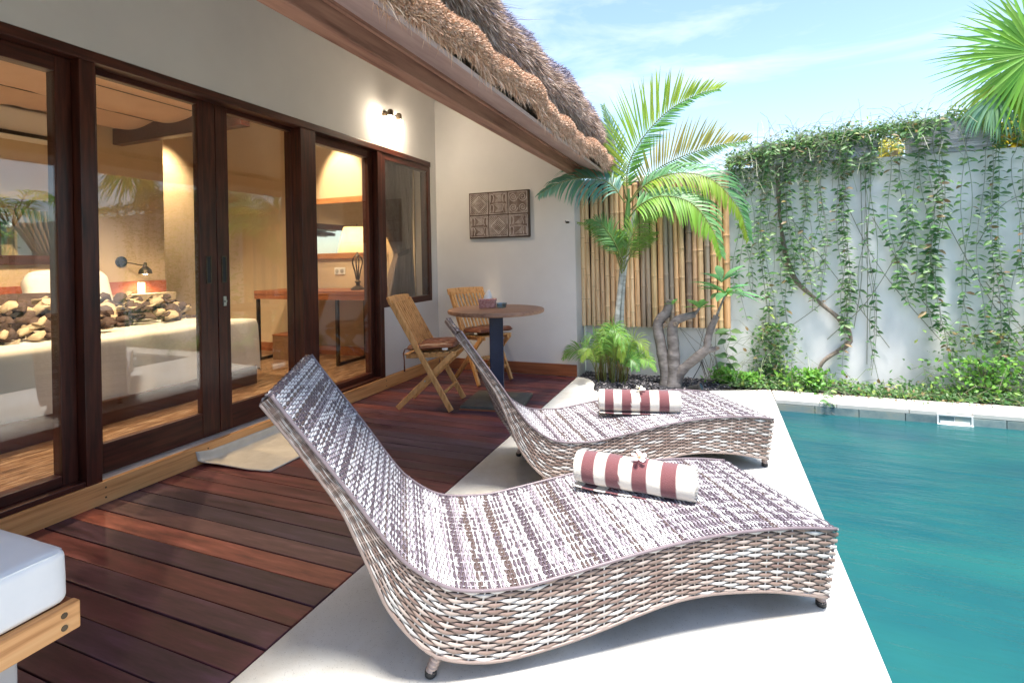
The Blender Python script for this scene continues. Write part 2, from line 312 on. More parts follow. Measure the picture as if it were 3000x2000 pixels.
# ------------------------------------------------------------------ mesh helpers
class MB:
    def __init__(s): s.v = []; s.f = []; s.c = []
    def add(s, vs, fs, c=None):
        o = len(s.v); s.v.extend([tuple(p) for p in vs]); s.f.extend([tuple(i + o for i in f) for f in fs])
        s.c.extend([c or (1, 1, 1)] * len(vs))
    def box(s, a, b, c=None, M=None):
        x0, y0, z0 = a; x1, y1, z1 = b
        vs = [(x0, y0, z0), (x1, y0, z0), (x1, y1, z0), (x0, y1, z0), (x0, y0, z1), (x1, y0, z1), (x1, y1, z1), (x0, y1, z1)]
        if M is not None: vs = [M @ Vector(p) for p in vs]
        s.add(vs, [(0, 3, 2, 1), (4, 5, 6, 7), (0, 1, 5, 4), (1, 2, 6, 5), (2, 3, 7, 6), (3, 0, 4, 7)], c)
    def bar(s, p, q, w, h, up=(0, 0, 1), c=None):
        """rectangular bar from p to q; w across, h along 'up'"""
        p = Vector(p); q = Vector(q); d = (q - p).normalized(); u = Vector(up)
        sx = d.cross(u).normalized(); u = sx.cross(d)
        vs = []
        for e in (p, q):
            for a, b in ((-1, -1), (1, -1), (1, 1), (-1, 1)): vs.append(e + sx * a * w / 2 + u * b * h / 2)
        s.add(vs, [(3, 2, 1, 0), (4, 5, 6, 7), (0, 1, 5, 4), (1, 2, 6, 5), (2, 3, 7, 6), (3, 0, 4, 7)], c)
    def tube(s, pts, rad, n=8, c=None, cap=True):
        pts = [Vector(p) for p in pts]
        if not hasattr(rad, '__len__'): rad = [rad] * len(pts)
        vs = []; fs = []; prev = None
        for i, p in enumerate(pts):
            d = (pts[min(i + 1, len(pts) - 1)] - pts[max(i - 1, 0)])
            d = d.normalized() if d.length > 1e-9 else Vector((0, 0, 1))
            if prev is None:
                a = Vector((0, 0, 1)) if abs(d.z) < 0.9 else Vector((1, 0, 0)); u = d.cross(a).normalized()
            else:
                u = (prev - d * prev.dot(d)); u = u.normalized() if u.length > 1e-6 else d.orthogonal().normalized()
            prev = u; w = d.cross(u)
            for k in range(n):
                t = 2 * math.pi * k / n
                vs.append(p + (u * math.cos(t) + w * math.sin(t)) * rad[i])
        for i in range(len(pts) - 1):
            for k in range(n):
                k2 = (k + 1) % n
                fs.append((i * n + k, i * n + k2, (i + 1) * n + k2, (i + 1) * n + k))
        if cap:
            fs.append(tuple(range(n - 1, -1, -1))); fs.append(tuple((len(pts) - 1) * n + k for k in range(n)))
        s.add(vs, fs, c)
    def lathe(s, prof, n=20, M=None, c=None):
        vs = []; fs = []
        for r, z in prof:
            for k in range(n):
                t = 2 * math.pi * k / n
                p = Vector((max(r, 1e-4) * math.cos(t), max(r, 1e-4) * math.sin(t), z)); vs.append(M @ p if M is not None else p)
        for i in range(len(prof) - 1):
            for k in range(n):
                k2 = (k + 1) % n
                fs.append((i * n + k, i * n + k2, (i + 1) * n + k2, (i + 1) * n + k))
        fs.append(tuple(range(n - 1, -1, -1))); fs.append(tuple((len(prof) - 1) * n + k for k in range(n)))
        s.add(vs, fs, c)
    def prism(s, poly, z0, z1, c=None, M=None):
        n = len(poly)
        vs = [Vector((x, y, z0)) for x, y in poly] + [Vector((x, y, z1)) for x, y in poly]
        if M is not None: vs = [M @ p for p in vs]
        fs = [tuple(range(n - 1, -1, -1)), tuple(range(n, 2 * n))] + [(i, (i + 1) % n, n + (i + 1) % n, n + i) for i in range(n)]
        s.add(vs, fs, c)
    def strip(s, pts, ws, nrm, c=None, fold=0.0):
        """leaf blade: centre line pts, half widths ws, normal nrm, V fold"""
        nrm = Vector(nrm); vs = []; fs = []; n = len(pts)
        for i, p in enumerate(pts):
            p = Vector(p); d = Vector(pts[min(i + 1, n - 1)]) - Vector(pts[max(i - 1, 0)])
            a = d.cross(nrm); a = a.normalized() if a.length > 1e-9 else Vector((1, 0, 0))
            vs += [p - a * ws[i] + nrm * fold * ws[i], p, p + a * ws[i] + nrm * fold * ws[i]]
        for i in range(n - 1):
            o = 3 * i; fs += [(o, o + 1, o + 4, o + 3), (o + 1, o + 2, o + 5, o + 4)]
        s.add(vs, fs, c)
    def mesh(s, name, colors=False, smooth=None):
        me = bpy.data.meshes.new(name); me.from_pydata([tuple(p) for p in s.v], [], s.f)
        if colors:
            a = me.color_attributes.new('col', 'FLOAT_COLOR', 'POINT')
            arr = np.ones((len(s.v), 4), dtype=np.float32); arr[:, :3] = np.array(s.c, dtype=np.float32)
            a.data.foreach_set('color', arr.ravel())
        if smooth is not None:
            me.polygons.foreach_set('use_smooth', [True] * len(me.polygons))
            if smooth < 180: me.set_sharp_from_angle(angle=R(smooth))
        me.update(); return me

def obj(name, mb, m, parent=None, colors=False, smooth=None, bevel=0.0, **props):
    me = mb.mesh(name, colors, smooth) if isinstance(mb, MB) else mb
    if m is not None and not me.materials: me.materials.append(m)
    o = bpy.data.objects.new(name, me); COL.objects.link(o)
    if parent is not None: o.parent = parent
    if bevel:
        b = o.modifiers.new('bevel', 'BEVEL'); b.width = bevel; b.segments = 2; b.limit_method = 'ANGLE'; b.angle_limit = R(40)
        b.harden_normals = False
    for k, v in props.items(): o[k] = v
    return o

def box(name, a, b, m, parent=None, bevel=0.0, **props):
    mb = MB(); mb.box(a, b); return obj(name, mb, m, parent, bevel=bevel, **props)

def thing(name, label, cat, loc=(0, 0, 0), rz=0.0, group=None):
    o = bpy.data.objects.new(name, None); COL.objects.link(o); o.location = loc; o.rotation_euler = (0, 0, rz)
    o.empty_display_size = 0.1
    o['label'] = label; o['category'] = cat
    if group: o['group'] = group
    return o

def tag(o, label, cat, group=None):
    o['label'] = label; o['category'] = cat
    if group: o['group'] = group
    return o

def dup(root, loc, rz, label, group=None):
    """copy of a thing with copies of its parts and sub-parts"""
    r = root.copy(); COL.objects.link(r); r.location = loc; r.rotation_euler = (0, 0, rz); r['label'] = label
    if group: r['group'] = group
    kids = [o for o in bpy.data.objects if o.parent == root]
    for ch in kids:
        c = ch.copy(); COL.objects.link(c); c.parent = r
        for g in [o for o in bpy.data.objects if o.parent == ch]:
            d = g.copy(); COL.objects.link(d); d.parent = c
    return r

def np_mesh(name, V, F, C=None, smooth=True):
    """mesh from numpy arrays: V (n,3), F (m,3 or 4)"""
    me = bpy.data.meshes.new(name); V = np.asarray(V, dtype=np.float32); F = np.asarray(F, dtype=np.int32)
    k = F.shape[1]
    me.vertices.add(len(V)); me.vertices.foreach_set('co', V.ravel())
    me.loops.add(F.size); me.loops.foreach_set('vertex_index', F.ravel())
    me.polygons.add(len(F)); me.polygons.foreach_set('loop_start', np.arange(0, F.size, k, dtype=np.int32))
    me.polygons.foreach_set('loop_total', np.full(len(F), k, dtype=np.int32))
    if smooth: me.polygons.foreach_set('use_smooth', np.ones(len(F), dtype=bool))
    if C is not None:
        a = me.color_attributes.new('col', 'FLOAT_COLOR', 'POINT'); arr = np.ones((len(V), 4), dtype=np.float32); arr[:, :3] = C
        a.data.foreach_set('color', arr.ravel())
    me.update(calc_edges=True); return me

def unit(a): return a / np.maximum(np.linalg.norm(a, axis=-1, keepdims=True), 1e-9)

def catmull(pts, n):
    """n points along a smooth curve through pts (2-D or 3-D), even in arc length"""
    P = np.array([2 * np.array(pts[0]) - np.array(pts[1])] + [np.array(p) for p in pts] + [2 * np.array(pts[-1]) - np.array(pts[-2])], float)
    out = []
    for i in range(1, len(P) - 2):
        for t in np.linspace(0, 1, 12, endpoint=False):
            p0, p1, p2, p3 = P[i - 1:i + 3]
            out.append(0.5 * ((2 * p1) + (-p0 + p2) * t + (2 * p0 - 5 * p1 + 4 * p2 - p3) * t * t + (-p0 + 3 * p1 - 3 * p2 + p3) * t ** 3))
    out.append(P[-2]); out = np.array(out)
    s = np.concatenate([[0], np.cumsum(np.linalg.norm(np.diff(out, axis=0), axis=1))])
    q = np.linspace(0, s[-1], n)
    return np.stack([np.interp(q, s, out[:, k]) for k in range(out.shape[1])], 1)

# ================================================================== THE SETTING
XW = -2.80      # front face of the glazed wall
YE = 4.88       # end wall of the porch
g = MB()
PX0, PX1, PY0, PY1 = 0.41, 4.3, -3.0, 4.57
for a, b in (((-40, -40), (PX0 - .02, 60)), ((PX1 + .02, -40), (60, 60)), ((PX0 - .02, -40), (PX1 + .02, PY0 - .02)), ((PX0 - .02, PY1 + .02), (PX1 + .02, 60))):
    g.box((a[0], a[1], -0.6), (b[0], b[1], -0.10))
obj('ground', g, MT['grass'], kind='structure')

# pool: lining, water, waterline stones, coping
pl = MB()
pl.box((PX0 - .02, PY0 - .02, -1.5), (PX1 + .02, PY1 + .02, -1.35))
pl.box((PX0 - .02, PY0, -1.35), (PX0, PY1, -0.03)); pl.box((PX1, PY0, -1.35), (PX1 + .02, PY1, -0.03))
pl.box((PX0 - .02, PY1, -1.35), (PX1 + .02, PY1 + .02, -0.03)); pl.box((PX0 - .02, PY0 - .02, -1.35), (PX1 + .02, PY0, -0.03))
pool = obj('pool_shell', pl, MT['poolin'], kind='structure')
w = MB()
nx, ny = 2, 2
w.add([(PX0, PY0, -0.088), (PX1, PY0, -0.088), (PX1, PY1 - .012, -0.088), (PX0, PY1 - .012, -0.088)], [(0, 1, 2, 3)])
obj('pool_water', w, MT['water'], kind='structure')
x = PX0
while x < PX1 - 0.05:
    L = 0.29
    if not (1.44 < x + 0.15 < 1.72):
        box('waterline_stone', (x + .002, PY1 - .012, -0.20), (min(x + L, PX1) - .002, PY1 - .001, -0.034), MT['tile'], pool, bevel=0.002)
    x += L
# terrace slab with the rounded far-left corner
arc = [(-1.268, 4.875), (-1.20, 4.86), (-1.13, 4.81), (-1.08, 4.74), (-1.045, 4.64), (-1.03, 4.52), (-1.0, 4.42), (-0.94, 4.37), (-0.7, 4.36), (-0.45, 4.40), (-0.2, 4.52), (-0.05, 4.70), (0.10, 4.86)]
poly = [(-1.268, -3.0), (PX0, -3.0), (PX0, 4.565)] + [(PX0, 4.86)] + arc[::-1]
tb = MB(); tb.prism([(-1.268, -3.0), (PX0 + .012, -3.0), (PX0 + .012, 4.875)] + arc[::-1][1:], -0.10, 0.0)
obj('pool_terrace', tb, MT['concrete'], bevel=0.006, kind='structure')
cop = MB()
copo = None
xx = PX0 + 0.016; i = 0
copo = obj('pool_coping_bed', (lambda mb: (mb.box((PX0 + .016, PY1 + .002, -0.10), (PX1 + .3, 4.88, -0.042)), mb)[1])(MB()), MT['coping'], kind='structure')
while xx < PX1 + .2:
    L = 0.42 + 0.05 * math.sin(i * 2.3); dz = 0.002 * math.sin(i * 5.1)
    box('coping_stone', (xx + .0015, PY1 - .012, -0.032 + dz), (xx + L - .0015, 4.86 + 0.01 * math.sin(i * 3), 0.001 + dz), MT['coping'], copo, bevel=0.004)
    xx += L; i += 1
# skimmer mouth in the far pool wall
sk = thing('pool_skimmer', 'white skimmer opening set in the far waterline of the pool', 'skimmer', (1.57, PY1 - .006, -0.056))
fr = MB()
for a, b in (((-.105, -.012, .030), (.105, .004, .040)), ((-.105, -.02, -.052), (.105, .004, -.030)), ((-.105, -.012, -.03), (-.093, .004, .03)), ((.093, -.012, -.03), (.105, .004, .03))): fr.box(a, b)
obj('frame', fr, MT['whiteplastic'], sk, bevel=0.002)
fr = MB(); fr.box((-.093, -.004, -.03), (.093, -.001, .03)); obj('recess', fr, MT['sill'], sk)
fr = MB(); fr.box((-.085, -.010, -.03), (.085, -.006, -.008)); obj('flap', fr, MT['whiteplastic'], sk)

# planting bed with dark pebbles
bedp = [(-1.262, 5.19)] + [(a + 0.0, b + 0.004) for a, b in arc[0:1]] + [(a + .006, b + .006) for a, b in arc[1:-1]] + [(0.10, 4.88), (6.0, 4.885), (6.0, 5.19)]
bb = MB(); bb.prism(bedp, -0.099, -0.022); obj('planting_bed', bb, MT['soil'], kind='structure')
ico = [(0, 0, 1)] + [(math.cos(t) * .95, math.sin(t) * .95, .1) for t in np.linspace(0, 2 * math.pi, 6)[:-1]] + [(0, 0, -.5)]
icf = [(0, 1 + k, 1 + (k + 1) % 5) for k in range(5)] + [(6, 1 + (k + 1) % 5, 1 + k) for k in range(5)]
ico = np.array(ico); icf = np.array(icf)
def in_bed(x, y):
    if y > 5.17 or y < 4.37: return False
    if x > 0.05: return y > 4.89
    pts = bedp; c = False; j = len(pts) - 1
    for i in range(len(pts)):
        if (pts[i][1] > y) != (pts[j][1] > y) and x < (pts[j][0] - pts[i][0]) * (y - pts[i][1]) / (pts[j][1] - pts[i][1]) + pts[i][0]: c = not c
        j = i
    return c
Vs = []; Fs = []; Cs = []; k = 0
while k < 5200:
    px_ = random.uniform(-1.25, 3.0) if random.random() < .35 else random.uniform(-1.25, 0.1); py_ = random.uniform(4.36, 5.17)
    if not in_bed(px_, py_): continue
    s = random.uniform(.007, .017); a = random.uniform(0, 6.28); ca, sa = math.cos(a), math.sin(a)
    v = ico * [s * random.uniform(.8, 1.3), s, s * .55]; v = np.stack([v[:, 0] * ca - v[:, 1] * sa, v[:, 0] * sa + v[:, 1] * ca, v[:, 2]], 1) + [px_, py_, -0.018 + random.uniform(0, .012)]
    t = random.random(); c = (.045, .043, .05) if t < .6 else ((.13, .12, .13) if t < .88 else (.42, .38, .38))
    Vs.append(v); Fs.append(icf + k * 7); Cs.append(np.tile(c, (7, 1))); k += 1
obj('gravel', np_mesh('gravel', np.concatenate(Vs), np.concatenate(Fs), np.concatenate(Cs), False), MT['pebble'], kind='stuff')

# deck of single planks
deck = obj('timber_deck', (lambda mb: ([mb.box((-2.79 + .38 * k, -3.0, -0.10), (-2.79 + .38 * k + .045, 4.86, -0.027)) for k in range(4)], mb)[1])(MB()), MT['frame'], kind='structure')
pm = MB(); pm.box((-0.764, -0.0478, -0.024), (0.764, 0.0478, 0.0)); pme = pm.mesh('plank'); pme.materials.append(MT['plank'])
pal = [(0.145, 0.048, 0.050), (0.10, 0.032, 0.040), (0.155, 0.046, 0.046), (0.078, 0.036, 0.056), (0.092, 0.032, 0.043), (0.165, 0.050, 0.048), (0.11, 0.047, 0.062)]
y0 = 1.3975 - 0.1 * 40; i = 0
while y0 < 4.84:
    o = obj('plank', pme, None, deck, bevel=0.0025)
    o.location = (-2.036 + random.uniform(-.0015, .0015), y0 + random.uniform(-.001, .001), random.uniform(-.0015, .0008)); o.rotation_euler = (random.uniform(-.006, .006), 0, random.uniform(-.0006, .0006))
    yy = round(y0, 2)
    c = pal[(i * 5 + i // 3) % len(pal)]
    if abs(y0 - 1.4975) < .01: c = (0.36, 0.115, 0.08)
    if abs(y0 - 1.6975) < .01: c = (0.075, 0.045, 0.07)
    if abs(y0 - 1.5975) < .01: c = (0.17, 0.085, 0.085)
    if 2.6 < y0 < 2.9: c = (0.10, 0.062, 0.085)
    o.color = (*c, 1); y0 += 0.1; i += 1

# ------------------------------------------------------------------ the villa
villa = thing('villa', 'cream villa with glazed dark wood front and thatched porch roof on the left', 'house', (-4, 2, 0))
VI = Matrix.Translation((-4, 2, 0)).inverted()
def part(name, mb, m, parent=None, **k):
    """villa part given in world coordinates"""
    o = obj(name, mb, m, parent or villa, **k)
    if parent is None: o.matrix_parent_inverse = VI
    return o
def vbox(name, a, b, m, parent=None, bevel=0.0, **k):
    mb = MB(); mb.box(a, b); return part(name, mb, m, parent, bevel=bevel, **k)

vbox('front_wall', (XW - .20, -3.0, 2.205), (XW, 4.878, 3.45), MT['plaster'])
vbox('front_wall', (XW - .20, 3.905, 0.115), (XW, 4.878, 0.735), MT['plaster'])
vbox('front_wall', (XW - .20, 4.768, 0.735), (XW, 4.878, 2.205), MT['plaster'])
mb = MB(); gp = [(-8.4, -.1), (-1.265, -.1), (-1.265, 2.05), (-1.32, 2.12), (-5.0, 4.95), (-8.4, 2.65)]; mb.add([(a, 4.88, b) for a, b in gp] + [(a, 5.195, b) for a, b in gp], [(0, 1, 2, 3, 4, 5), (11, 10, 9, 8, 7, 6)] + [(i, i + 6, (i + 1) % 6 + 6, (i + 1) % 6) for i in range(6)])
part('end_wall', mb, MT['plaster'])
vbox('room_end_wall', (-8.4, 4.75, 0.1), (XW - .203, 4.877, 2.95), MT['inwall'])
vbox('partition_wall', (-6.14, -3.0, 0.1), (-6.0, 4.10, 2.95), MT['inwall'])
vbox('back_wall', (-8.4, -3.0, 0.1), (-8.25, 4.748, 2.95), MT['inwall'])
vbox('side_wall', (-8.4, -3.15, 0.1), (-2.8, -3.003, 3.4), MT['inwall'])
vbox('room_ceiling', (-8.4, -3.0, 2.953), (XW - .203, 4.877, 3.05), MT['ceil'])
vbox('room_floor', (-8.4, -3.0, -0.1), (-2.96, 4.877, 0.100), MT['infloor'])
vbox('door_sill', (-2.957, -3.0, -0.05), (-2.822, 4.0, 0.104), MT['sill'])
vbox('step_board', (-2.820, -3.0, 0.0), (-2.790, 4.86, 0.108), MT['step'], bevel=0.003)
vbox('skirting_board', (-2.785, 4.858, 0.0), (-1.268, 4.878, 0.115), MT['skirt'], bevel=0.003)
# screw heads on the step board
for yy in (1.595, 2.14, 2.62, 3.3, 3.9):
    for zz in (0.03, 0.078):
        mb = MB(); mb.lathe([(0.0045, 0), (0.0045, .0015), (0, .0016)], 8, Matrix.Translation((-2.790, yy + .004 * zz, zz)) @ Matrix.Rotation(R(90), 4, 'Y'))
        part('screw', mb, MT['bronze'])
# inner skirting
vbox('room_skirting', (-8.2, 4.735, 0.1), (-3.01, 4.748, 0.20), MT['skirt'])
# porch ceiling (slopes up from the beam to the wall)
def slab(name, p, q, y0, y1, th, m, parent=None):
    (x0, z0), (x1, z1) = p, q; L = math.hypot(x1 - x0, z1 - z0); nx_, nz_ = -(z1 - z0) / L * th, (x1 - x0) / L * th
    if nz_ < 0: nx_, nz_ = -nx_, -nz_
    mb = MB(); vs = [(x0, y0, z0), (x1, y0, z1), (x1 + nx_, y0, z1 + nz_), (x0 + nx_, y0, z0 + nz_)]; vs += [(a, y1, c) for a, b, c in vs]
    mb.add(vs, [(0, 1, 2, 3), (7, 6, 5, 4), (0, 4, 5, 1), (1, 5, 6, 2), (2, 6, 7, 3), (3, 7, 4, 0)])
    return part(name, mb, m, parent)
slab('porch_ceiling', (-1.31, 2.10), (-2.80, 3.25), -3.0, 4.877, 0.03, MT['ceil'])
for yb in (-1.0, 0.9, 2.9):
    pass
vbox('eave_beam', (-1.305, -3.0, 1.965), (-1.225, 4.90, 2.055), MT['beam'], bevel=0.004)
slab('soffit_board', (-0.962, 1.950), (-1.222, 2.062), -3.0, 5.10, 0.018, MT['soffit'])
vbox('soffit_batten', (-1.222, -3.0, 2.040), (-1.205, 5.06, 2.058), MT['beam'])
vbox('eave_end_board', (-1.30, 4.903, 1.93), (-0.99, 4.94, 2.05), MT['beam'])

# thatch: core body + straw
def wav(y, s=0.0): return 0.022 * math.sin(y * 3.1 + s) + 0.016 * math.sin(y * 7.7 + 2 * s) + 0.01 * math.sin(y * 17 + s)
prof = [(-1.20, 2.09), (-1.02, 2.02), (-0.965, 2.005), (-0.92, 2.01), (-0.900, 2.055), (-0.935, 2.105), (-1.02, 2.135), (-1.01, 2.19), (-0.985, 2.26), (-0.99, 2.37), (-1.03, 2.46), (-1.12, 2.54), (-1.30, 2.65), (-2.0, 3.12), (-3.4, 4.05), (-5.0, 5.1)]
ys = np.linspace(-3.0, 5.12, 120); nP = len(prof)
mb = MB(); vs = []
for j, yy in enumerate(ys):
    e = 1 - 0.35 * max(0, (yy - 4.98) / 0.14)
    for i, (px_, pz_) in enumerate(prof):
        amp = 1 if 0 < i < 13 else 0
        d = wav(yy, 0 if i < 7 else 2.4) * amp + 0.02 * mnoise.noise(Vector((px_ * 9, yy * 9, pz_ * 9))) * amp
        vs.append((px_ + d * .7 - (1 - e) * .25 * (i > 1), yy, pz_ + d * .5 - (1 - e) * .0))
fs = [(j * nP + i, j * nP + i + 1, (j + 1) * nP + i + 1, (j + 1) * nP + i) for j in range(len(ys) - 1) for i in range(nP - 1)]
fs.append(tuple((len(ys) - 1) * nP + i for i in range(nP)))
mb.add(vs, fs)
thatch = part('thatch', mb, MT['thatchcore'], smooth=60)
# far roof plane
slab('roof_back', (-5.0, 5.1), (-9.0, 2.4), -3.0, 5.12, 0.2, MT['thatchcore'])
vbox('gable_wall', (-8.4, -3.15, 3.45), (-1.8, -3.003, 3.46), MT['inwall'])

def straw_mesh(name, n, y0, y1, cx, cz, rx, rz_, a0, a1, l0, l1, sweep, cols, jit=0.35, wd=0.0022, s=0.0, out=0.0):
    """n straws rooted near a roll of the given ellipse, pointing outwards"""
    y = RNG.uniform(y0, y1, n); a = np.radians(RNG.uniform(a0, a1, n))
    wv = 0.022 * np.sin(y * 3.1 + s) + 0.016 * np.sin(y * 7.7 + 2 * s) + 0.01 * np.sin(y * 17 + s)
    tuft = 0.5 + 0.5 * np.sin(y * 31 + a * 5 + np.sin(y * 57) * 2)
    P = np.stack([cx + rx * np.cos(a) + wv * .7, y, cz + rz_ * np.sin(a) + wv * .5], 1)
    D = np.stack([np.cos(a), np.zeros(n), np.sin(a)], 1); T = np.stack([np.sin(a), np.zeros(n), -np.cos(a)], 1)
    D = D + T * sweep + RNG.normal(0, jit, (n, 3)) * [0.6, 1.0, 0.6]; D = unit(D)
    L = (RNG.uniform(l0, l1, n) * (0.85 + 0.25 * tuft))[:, None]
    P0 = P - D * 0.03; P1 = P + D * L * .55; P2 = P + D * L + np.array([0, 0, -1]) * L * .22 * RNG.uniform(0.2, 1, (n, 1))
    S = unit(np.cross(D, RNG.normal(0, 1, (n, 3)))) * (wd * RNG.uniform(.6, 1.5, (n, 1)))
    V = np.stack([P0 - S, P0 + S, P1 - S, P1 + S, P2], 1).reshape(-1, 3)
    b = (np.arange(n) * 5)[:, None]
    F = np.concatenate([b + [0, 1, 3], b + [0, 3, 2], b + [2, 3, 4]])
    cols = np.array(cols); pick = cols[RNG.integers(0, len(cols), n)] * RNG.uniform(.75, 1.2, (n, 1))
    return V, F, np.repeat(pick, 5, 0)
def join_np(parts):
    V = []; F = []; C = []; o = 0
    for v, f, c in parts: V.append(v); F.append(f + o); C.append(c); o += len(v)
    return np.concatenate(V), np.concatenate(F), np.concatenate(C)
tan = [(.82, .55, .39), (.90, .67, .50), (.66, .42, .29), (.76, .50, .35)]
brn = [(.50, .35, .27), (.62, .46, .36), (.38, .26, .21), (.70, .55, .45)]
gry = [(.34, .31, .40), (.46, .43, .53), (.25, .22, .29), (.60, .56, .66), (.46, .37, .38)]
ps = [straw_mesh('a', 60000, 0.5, 5.12, -.975, 2.052, .078, .068, -72, 75, .006, .024, .10, tan, .45, .0022),
      straw_mesh('b', 1500, 0.5, 5.12, -.965, 2.035, .065, .050, -72, -40, .03, .075, .25, tan, .5, .0013),
      straw_mesh('c', 30000, 0.5, 5.14, -1.16, 2.315, .175, .17, -50, 30, .04, .11, .7, brn, .4, .0021, 2.4),
      straw_mesh('d', 30000, 0.5, 5.14, -1.17, 2.345, .195, .195, 5, 105, .02, .06, .25, gry, .5, .0021, 2.4),
      straw_mesh('e', 9000, 0.5, 5.14, -1.165, 2.32, .19, .18, -30, 60, .03, .08, .4, brn + gry, .4, .002, 2.4)]
# cut end facing the garden
n = 9000
Pe = np.stack([RNG.uniform(-1.2, -.92, n), np.full(n, 5.10), RNG.uniform(1.99, 2.46, n)], 1)
keep = (Pe[:, 0] < -0.93 - (Pe[:, 2] - 2.1) * .12); Pe = Pe[keep]; n = len(Pe)
De = unit(np.array([.5, .35, -.7]) + RNG.normal(0, .4, (n, 3))); Se = unit(np.cross(De, RNG.normal(0, 1, (n, 3)))) * .002
V = np.stack([Pe - Se, Pe + Se, Pe + De * .04 - Se, Pe + De * .04 + Se, Pe + De * RNG.uniform(.06, .12, (n, 1))], 1).reshape(-1, 3); b = (np.arange(n) * 5)[:, None]
ps.append((V, np.concatenate([b + [0, 1, 3], b + [0, 3, 2], b + [2, 3, 4]]), np.repeat(np.array(brn)[RNG.integers(0, 4, n)], 5, 0)))
V, F, C = join_np(ps)
so_ = obj('straw', np_mesh('straw', V, F, C, False), MT['straw'], thatch, kind='stuff')
# ridge side of the roof seen only from elsewhere: long straw laid down the slope
n = 9000; yv = RNG.uniform(-3, 5.1, n); t = RNG.uniform(0, 1, n); P = np.stack([-1.2 - 3.8 * t, yv, 2.60 + 2.55 * t], 1)
D = unit(np.array([.83, 0, -.50]) + RNG.normal(0, .12, (n, 3))); S = np.tile([0, .006, 0], (n, 1))
V = np.stack([P - S, P + S, P + D * .35 + [0, 0, .02]], 1).reshape(-1, 3); F = (np.arange(n) * 3)[:, None] + [0, 1, 2]
obj('straw', np_mesh('straw_slope', V, F, np.repeat(np.array(gry)[RNG.integers(0, 5, n)], 3, 0), False), MT['straw'], thatch, kind='stuff')

# --- glazed front.  header, posts, fixed windows, sliding doors
vbox('header', (XW - .08, -3.0, 2.152), (XW + .004, 4.765, 2.203), MT['frameh'], bevel=0.003)
vbox('header', (XW - .20, -3.0, 2.190), (XW - .082, 3.90, 2.203), MT['frameh'])
def window(name, y0, y1, z0, z1, xf, ft, fb, fw, fr=None, depth=.07, gx=None, **k):
    """frame (four members) with a recessed pane; frame front at xf"""
    fr = fr or fw; mb = MB()
    mb.box((xf - depth, y0, z0), (xf, y0 + fw, z1))
    f = part(name, mb, MT['frame'], bevel=0.003, **k)
    mb = MB(); mb.box((xf - depth, y1 - fr, z0), (xf, y1, z1)); obj('stile', mb, MT['frame'], f, bevel=0.003)
    mb = MB(); mb.box((xf - depth + .001, y0 + fw, z1 - ft), (xf - .001, y1 - fr, z1)); obj('top_rail', mb, MT['frameh'], f, bevel=0.003)
    mb = MB(); mb.box((xf - depth + .001, y0 + fw, z0), (xf - .001, y1 - fr, z0 + fb)); obj('bottom_rail', mb, MT['frameh'], f, bevel=0.003)
    gx = gx if gx is not None else xf - .012
    mb = MB(); mb.box((gx - .003, y0 + fw - .004, z0 + fb - .004), (gx + .003, y1 - fr + .004, z1 - ft + .004)); obj('pane', mb, MT['glass'], f)
    return f
# posts
for a, b in ((1.520, 1.588), (2.925, 3.075), (3.845, 3.905)):
    mb = MB(); mb.box((XW - .158, a, 0.105), (XW + .001, b, 2.151)); part('post', mb, MT['frame'], bevel=0.003)
window('fixed_window', -2.9, 1.517, 0.106, 2.150, XW - .055, .075, .075, .066)
vbox('window_sill', (XW - .05, -2.9, 0.109), (XW + .0, 1.517, 0.135), MT['frameh'], bevel=.003)
d1 = window('sliding_door', 1.592, 2.298, 0.112, 2.188, XW - .085, .065, .150, .05, fr=.115, depth=.045)
d2 = window('sliding_door', 2.302, 2.985, 0.112, 2.188, XW - .085, .065, .150, .085, fr=.065, depth=.045)
window('fixed_window', 3.078, 3.842, 0.106, 2.150, XW - .06, .065, .06, .04, fr=.055)
window('curtained_window', 3.908, 4.765, 0.737, 2.151, XW - .004, .055, .06, .055, depth=.09)
vbox('threshold', (XW - .055, 3.078, 0.106), (XW, 3.842, 0.125), MT['frameh'])
# flush pulls and lock
for d, yc in ((d1, 2.240), (d2, 2.345)):
    mb = MB(); zc = 1.125; xf = XW - .085
    for a, b in (((0, -.018, -.085), (.004, -.011, .085)), ((0, .011, -.085), (.004, .018, .085)), ((0, -.011, -.085), (.004, .011, -.078)), ((0, -.011, .078), (.004, .011, .085))):
        mb.box((xf + a[0], yc + a[1], zc + a[2]), (xf + b[0], yc + b[1], zc + b[2]))
    obj('handle', mb, MT['bronze'], d, bevel=0.001)
    mb = MB(); mb.box((xf - .0, yc - .011, zc - .078), (xf + .0012, yc + .011, zc + .078)); obj('handle_recess', mb, MT['rubber'], d)
mb = MB(); mb.box((xf, 2.335, .895), (xf + .005, 2.355, .955)); mb.lathe([(.007, 0), (.007, .012), (0, .0121)], 10, Matrix.Translation((xf + .004, 2.345, .925)) @ Matrix.Rotation(R(90), 4, 'Y'))
obj('lock', mb, MT['steel'], d2)

